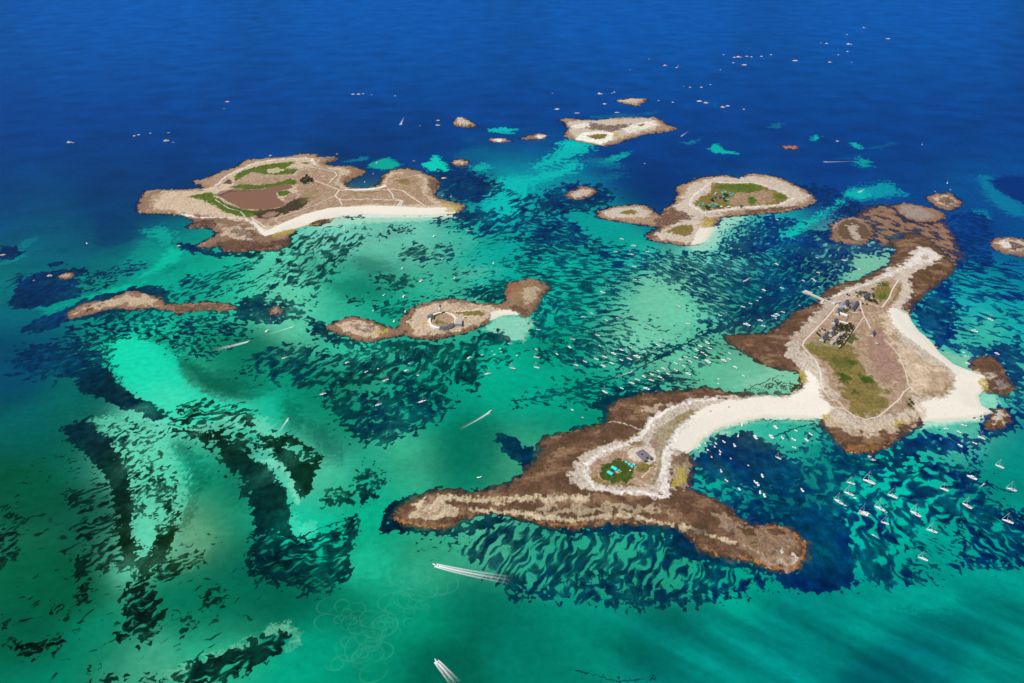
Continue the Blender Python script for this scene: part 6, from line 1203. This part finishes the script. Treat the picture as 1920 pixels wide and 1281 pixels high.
k = MB().box(-34,8,0,-20,22,6.5).build('corner_block', M['stone'], r); MB().box(-34.6,7.4,6.5,-19.4,22.6,9.2,None,.4,.8).build('roof', M['slate'], k)
k = MB().box(28,-22,0,44,4,7.5).build('bastion', M['rend'], r); MB().box(29,-21,7.5,43,3,8.1).build('parapet', M['stone'], k)
MB().box(20,-12,0,25,-6,4).build('hut', M['stone'], r); MB().box(28,5,0,34,12,5).build('guard_post', M['rend'], r)
tag(r, 'granite ring fort with slate barracks on the small middle island', 'fort')
g = ground('fort', 825.5, 586); r = empty('white_tower', g-Vector((0,0,.3)))
MB().tube((0,0,0),(0,0,15.5),3.3,2.7,20).build('tower', M['gel'], r, True); MB().tube((0,0,15.5),(0,0,16.1),3.4,3.4,20).build('gallery', M['stone'], r)
MB().tube((0,0,16.1),(0,0,19),1.9,1.9,12).build('lantern', M['dark'], r); MB().tube((0,0,19),(0,0,20.3),2.0,.2,12).build('cap', M['dark'], r); MB().box(-.6,-3.4,0.2,.6,-3.1,2.4).build('door', M['wood'], r)
for z in (5,9.5,13): MB().box(-.35,-3.3,z,.35,-2.6,z+1.1).build('window', M['glassd'], r)
tag(r, 'tall white round tower with dark lantern top behind the ring fort', 'lighthouse')
g = ground('fort', 871, 596); r = empty('hut', g, .2); MB().box(-2.5,-2,0,2.5,2,2.8).build('wall', M['rend'], r); MB().box(-2.8,-2.3,2.8,2.8,2.3,3.9,None,.9,.1).build('roof', M['tile'], r); MB().box(-.5,-2.06,0,.5,-2,2).build('door', M['wood'], r); tag(r, 'tiny white hut on the grass right of the ring fort', 'hut')
# ---------------------------------------------------------------- pier
def slab(pts, w, z0, z1):
    m_ = MB()
    for (a, b_) in zip(pts[:-1], pts[1:]):
        p = Vector((*map(float, PZ(*a, z1)), 0)); q_ = Vector((*map(float, PZ(*b_, z1)), 0)); d = (q_-p); L_ = d.length; mt = Matrix.Translation(p) @ Matrix.Rotation(math.atan2(d.y, d.x), 4, 'Z'); m_.box(0,-w/2,z0,L_+w*.2,w/2,z1,mt)
    return m_
r = empty('pier'); slab([(1518,550),(1535,557.5)], 7, -2, 3.0).build('causeway', M['conc'], r); slab([(1536,558),(1546,562)], 6.9, -2, 3.02).build('causeway', M['conc'], r); slab([(1547,562.5),(1566,568.5)], 6.8, -2, 3.04).build('causeway', M['conc'], r)
slab([(1507,545.5),(1519,549.5)], 15, -2, 3.2).build('landing_stage', M['conc'], r); slab([(1546,558.5),(1567,564.5)], 3, -1, 2.6).build('sea_wall', M['conc'], r); slab([(1539,569),(1566,574)], 6, -1, 2.2).build('lower_quay', M['conc'], r); slab([(1543,562.5),(1539.5,568)], 6, -1, 2.3).build('cross_wall', M['conc'], r)
for x, y in ((1509,544),(1513,550),(1516,547)): g = PZ(x, y, 3.2); MB().tube((float(g[0]), float(g[1]), 3.2), (float(g[0]), float(g[1]), 6), .25, .2, 6).build('bollard', M['dark'], r)
tag(r, 'pale concrete pier running out from the village to a square landing stage', 'pier')
for i, (x, y, k) in enumerate(((1534,560.5,'m1'),(1531,559,'d1'),(1537,562,'m2'))):
    o = proto(k); p = P2W(x, y); o.location = (float(p[0]), float(p[1]), 0); o.rotation_euler = (0,0,hd(x,y,-1,-.4)); o.scale = (.9,)*3; tag(o, 'white small boat tied to the pier, %s from the left' % nth(i+1), 'boat', 'boats tied to the pier')
for i, (x, y, k) in enumerate(((1587,560,'yellow'),(1590,561,'red'),(1592,559,'gel'),(1595,560.5,'gel'),(1598,560,'blue'),(1601,559,'grey'))):
    r = empty('beached_dinghy', ground('main', x, y), random.uniform(0,3)); S = hull_secs(4.6, 1.8, .3, .6, 7); MB().loft(S).build('hull', M[k], r, True); top_of(S).build('deck', M['deck'], r); MB().box(-.2,-.7,.6,.1,.7,.68).build('seat', M['wood'], r)
    tag(r, '%s dinghy pulled ashore above the pier, %s from the left' % ({'gel':'white','grey':'grey','blue':'blue','red':'red','yellow':'yellow'}[k], nth(i+1)), 'dinghy', 'dinghies ashore above the pier')
g = ground('main',1650.5,542); r = empty('signal_mast', g); MB().tube((0,0,0),(0,0,13),.35,.2,8).build('pole', M['gel'], r); MB().box(-.15,-.15,13,.15,.15,13.8).build('head', M['gel'], r)
for i in range(3): a = i*2.094; MB().tube((0,0,13.4),(0,math.sin(a)*3,13.4+math.cos(a)*3),.18,.06,5).build('blade', M['gel'], r)
tag(r, 'tall thin white wind turbine on the grass above the village', 'wind turbine')
g = ground('main',1645,644); r = empty('stone_mound', g-Vector((0,0,.5))); MB().tube((0,0,0),(0,0,2.8),6,3.2,14).build('mound', M['stone'], r, True); MB().tube((0,0,2.8),(0,0,3.6),2.2,1.4,10).build('cap', M['lslate'], r); tag(r, 'grey round mound on bare ground below the lone house', 'mound')
# garden walls of the village
def wall_line(isl, pts, label, w=.7, h=1.3, mat='stone', name='garden_wall', group='garden walls of the village'):
    g = [ground(isl, *p) for p in pts]; r = empty(name, g[0]); m_ = MB()
    for a, b_ in zip(g[:-1], g[1:]):
        d = b_-a; mt = Matrix.Translation(a-g[0]) @ Matrix.Rotation(math.atan2(d.y, d.x), 4, 'Z'); m_.box(0,-w/2,-.5,math.hypot(d.x,d.y),w/2,h,mt)
    m_.build('stonework', M[mat], r); tag(r, label, 'wall', group)
wall_line('main', [(1603,615),(1594,628),(1583,646),(1573,654)], 'long dark garden wall along the lower right side of the grove', .9, 1.8, 'dark')
wall_line('main', [(1589,597),(1584,604)], 'short dark wall joining the courtyard to the long white roof', .9, 2)
wall_line('main', [(1551,599),(1562,605)], 'garden wall above the topmost white house beside the grove')
wall_line('main', [(1541,614),(1556,619)], 'garden wall between the first and second cottages')
wall_line('main', [(1532,624),(1554,631)], 'garden wall between the second and third cottages')
wall_line('main', [(1517,641),(1540,645),(1572,655)], 'long pale wall closing the lower edge of the village', .6, 1)
# ---------------------------------------------------------------- trees
def tree_parts(seed, R_, H_, n, mat):
    rd = random.Random(seed); r = empty('tree'); m_ = MB(); m_.path([(0,0,-.3),(.1,.05,H_*.3),(.15,-.1,H_*.62)], [.32,.24,.14], 7)
    lobes = []
    for i in range(9):
        a = rd.uniform(0, 6.28); q_ = rd.uniform(.15,.75); p = (math.cos(a)*R_*q_, math.sin(a)*R_*q_, H_*rd.uniform(.45,.85)); lobes.append((p, R_*rd.uniform(.32,.5)))
        if i < 5: m_.path([(.1,0,H_*.35), (p[0]*.55, p[1]*.55, p[2]*.85), p], [.15,.09,.04], 5)
    m_.build('trunk', M['bark'], r)
    c = MB()
    for i in range(n):
        (lx, ly, lz), lr = rd.choice(lobes); d = Vector((rd.gauss(0,1), rd.gauss(0,1), rd.gauss(0,.8))); d.normalize(); p = Vector((lx,ly,lz))+d*lr*rd.uniform(.6,1.05); p.z = max(.4, p.z)
        u = Vector((rd.gauss(0,1), rd.gauss(0,1), rd.gauss(0,.6))).normalized(); v = u.cross(d).normalized(); s = rd.uniform(.22,.5)
        c.add([p-u*s, p+v*s*.7, p+u*s, p-v*s*.7], [(0,1,2,3)])
    me_ = c.build('crown', M[mat], r); return r
TP = [[tree_parts(1,3.4,6.5,520,'leaf'),0],[tree_parts(2,4.0,5.8,560,'leaf'),0],[tree_parts(3,3.0,3.4,420,'gorse'),0],[tree_parts(4,2.6,3.0,400,'leaf'),0]]
TG = {('main','of the grove below the white roof','dark green tree',(0,1)): "1568,611 1572,613 1576,612 1580,612 1584,613 1588,612 1592,611 1596,612 1599,613 1570,617 1575,618 1580,618 1585,617 1590,617 1595,617 1598,618 1580,621 1586,622 1591,621 1577,616 1583,615 1593,614 1588,620",
 ('main','of those below the village sheds','dark green tree',(0,1)): "1571,641 1575,642 1579,644 1573,645 1577,647 1570,646 1580,639 1576,635 1581,632 1584,629",
 ('main','of those around the upper gabled house','dark green tree',(0,1)): "1605,550 1608,552 1612,550 1616,551 1620,552 1613,554 1624,551 1628,564 1631,565 1634,566 1638,567 1642,569 1629,562 1640,566",
 ('main','of those below the blue canopies','yellow green bush',(2,)): "1573,582 1577,583 1581,582 1585,583 1588,585 1579,586 1584,586 1575,585 1589,582",
 ('main','of those in the cottage gardens','green bush',(2,3)): "1567,612 1570,621 1574,621 1565,624 1552,625 1548,628 1535,629 1538,631 1569,626 1557,634 1561,640 1532,626 1587,626 1590,628 1566,629 1553,638 1545,642 1586,633 1541,618 1546,620 1537,621",
 ('main','of those standing alone near the village','green bush',(3,)): "1607,556 1618,570 1625,572 1612,583 1588,553 1592,555",
 ('drenec','of those between the island tents','dark green bush',(0,1,3)): "1358,368 1361,369 1363,367 1334,377 1337,378 1335,375 1357,377 1360,378 1344,390 1348,391 1324,392 1328,393",
 ('loch','of those round the pond island farm','dark green tree',(0,1)): "565,341 568,343 571,345 574,344 577,341 579,335 576,334 573,338 582,338 569,340 585,343",
 ('main','at the lower right corner of the heath','green bush',(3,)): "1705,750 1709,755 1703,759 1708,763 1712,758"}
for (isl, ph, ds, ks), txt in TG.items():
    its = sorted(tuple(float(a) for a in q_.split(',')) for q_ in txt.split())
    for i, (x, y) in enumerate(its):
        tp = TP[random.choice(ks)]
        if tp[1]: o = copy_tree(tp[0])
        else: o = tp[0]; tp[1] = 1
        o.name = 'bush' if 'bush' in ds else 'tree'; o.location = ground(isl, x, y); o.rotation_euler = (0,0,random.uniform(0,6.28)); s = random.uniform(.85,1.35)*(1.5 if isl in ('drenec','loch') else 1); o.scale = (s, s, s*random.uniform(.8,1.1))
        tag(o, '%s, %s from the left %s' % (ds, nth(i+1), ph), 'bush' if 'bush' in ds else 'tree', 'trees and bushes on the islands')
# ---------------------------------------------------------------- people on the beach
def person(pose):
    r = empty('person'); bm = bmesh.new(); lay = bm.verts.layers.skin.verify()
    st = {'hip': (0,0,.92,.14), 'ch': (0,0,1.25,.16), 'nk': (0,0,1.47,.06), 'hd': (0,0,1.62,.1), 'tp': (0,0,1.72,.08)}
    for s, n in ((-1,'l'),(1,'r')):
        st['sh'+n] = (0,s*.18,1.4,.06); st['el'+n] = (.03*s,s*.26,1.12,.045); st['ha'+n] = (.12,s*.27,.88,.035)
        st['th'+n] = (.02*s,s*.1,.85,.085); st['kn'+n] = (.1*s*pose,s*.11,.48,.06); st['an'+n] = (.12*s*pose-.02,s*.11,.08,.04); st['to'+n] = (.12*s*pose+.14,s*.12,.03,.035)
    V = {k: bm.verts.new(v[:3]) for k, v in st.items()}
    for k, v in st.items(): V[k][lay].radius = (v[3], v[3])
    V['hip'][lay].use_root = True
    for a, b_ in (('hip','ch'),('ch','nk'),('nk','hd'),('hd','tp'),('ch','shl'),('shl','ell'),('ell','hal'),('ch','shr'),('shr','elr'),('elr','har'),('hip','thl'),('thl','knl'),('knl','anl'),('anl','tol'),('hip','thr'),('thr','knr'),('knr','anr'),('anr','tor')): bm.edges.new((V[a], V[b_]))
    me = bpy.data.meshes.new('body'); bm.to_mesh(me); bm.free(); me.materials.append(M['skin']); o = bpy.data.objects.new('body', me); Cl.objects.link(o); o.modifiers.new('s','SKIN')
    dg = bpy.context.evaluated_depsgraph_get(); dg.update(); m2 = bpy.data.meshes.new_from_object(o.evaluated_get(dg)); o.modifiers.clear(); o.data = m2; o.parent = r
    MB().path([(0,0,.84),(0,0,.95),(0,0,1.02)],[.19,.18,.16],8).build('swimsuit', M['cloth'], r); MB().path([(-.02,0,1.66),(-.02,0,1.74),(-.01,0,1.79)],[.115,.11,.04],8).build('hair', M['hair'], r)
    return r
PP = [[person(.3),0],[person(1.3),0]]
PT = {'of those along the top of the sandbar': "1321,777 1330,773 1318,780 1313,783 1308,788 1304,792 1296,795 1287,797 1283,803 1275,808 1272,812 1266,820 1262,824 1300,799 1311,786 1290,800 1324,775 1279,806 1305,795 1259,830".replace('1321,777','1321,776'),
 'of those on the middle of the sandbar': "1345,775 1360,770 1380,765 1400,762 1420,757 1440,760 1454,757 1470,752 1484,753 1498,757 1510,760 1518,757 1530,762 1372,778 1425,770 1462,765 1505,767",
 'of those on the right hand beach': "1790,730 1785,742 1776,752 1765,757 1758,760 1784,761 1810,755 1811,765 1771,777 1795,700 1799,712 1820,720 1740,765 1750,775 1770,670 1720,632 1735,647"}
for ph, txt in PT.items():
    its = sorted(tuple(float(a) for a in q_.split(',')) for q_ in txt.split())
    for i, (x, y) in enumerate(its):
        tp = random.choice(PP)
        if tp[1]: o = copy_tree(tp[0])
        else: o = tp[0]; tp[1] = 1
        o.location = ground('main', x, y)-Vector((0,0,.02)); o.rotation_euler = (0,0,random.uniform(0,6.28)); o.scale = (1,1,1)
        tag(o, 'person in dark swimsuit, %s from the left %s' % (nth(i+1), ph), 'person', 'people on the beaches')
for x, y, k, ph in ((1255.5,831,'tblue','blue beach parasol at the lower end of the upper beach'),(1791,729,'tblue','blue beach parasol on the wide right hand beach'),(1366,764,'red','red beach parasol on the sandbar'),(1332,772,'red','red beach parasol at the top of the upper beach')):
    r = empty('parasol', ground('main', x, y)); MB().tube((0,0,0),(0,0,2.2),.03,.03,6).build('pole', M['wood'], r); MB().tube((0,0,1.9),(0,0,2.45),1.3,.05,10).build('canopy', M[k], r); tag(r, ph, 'parasol')
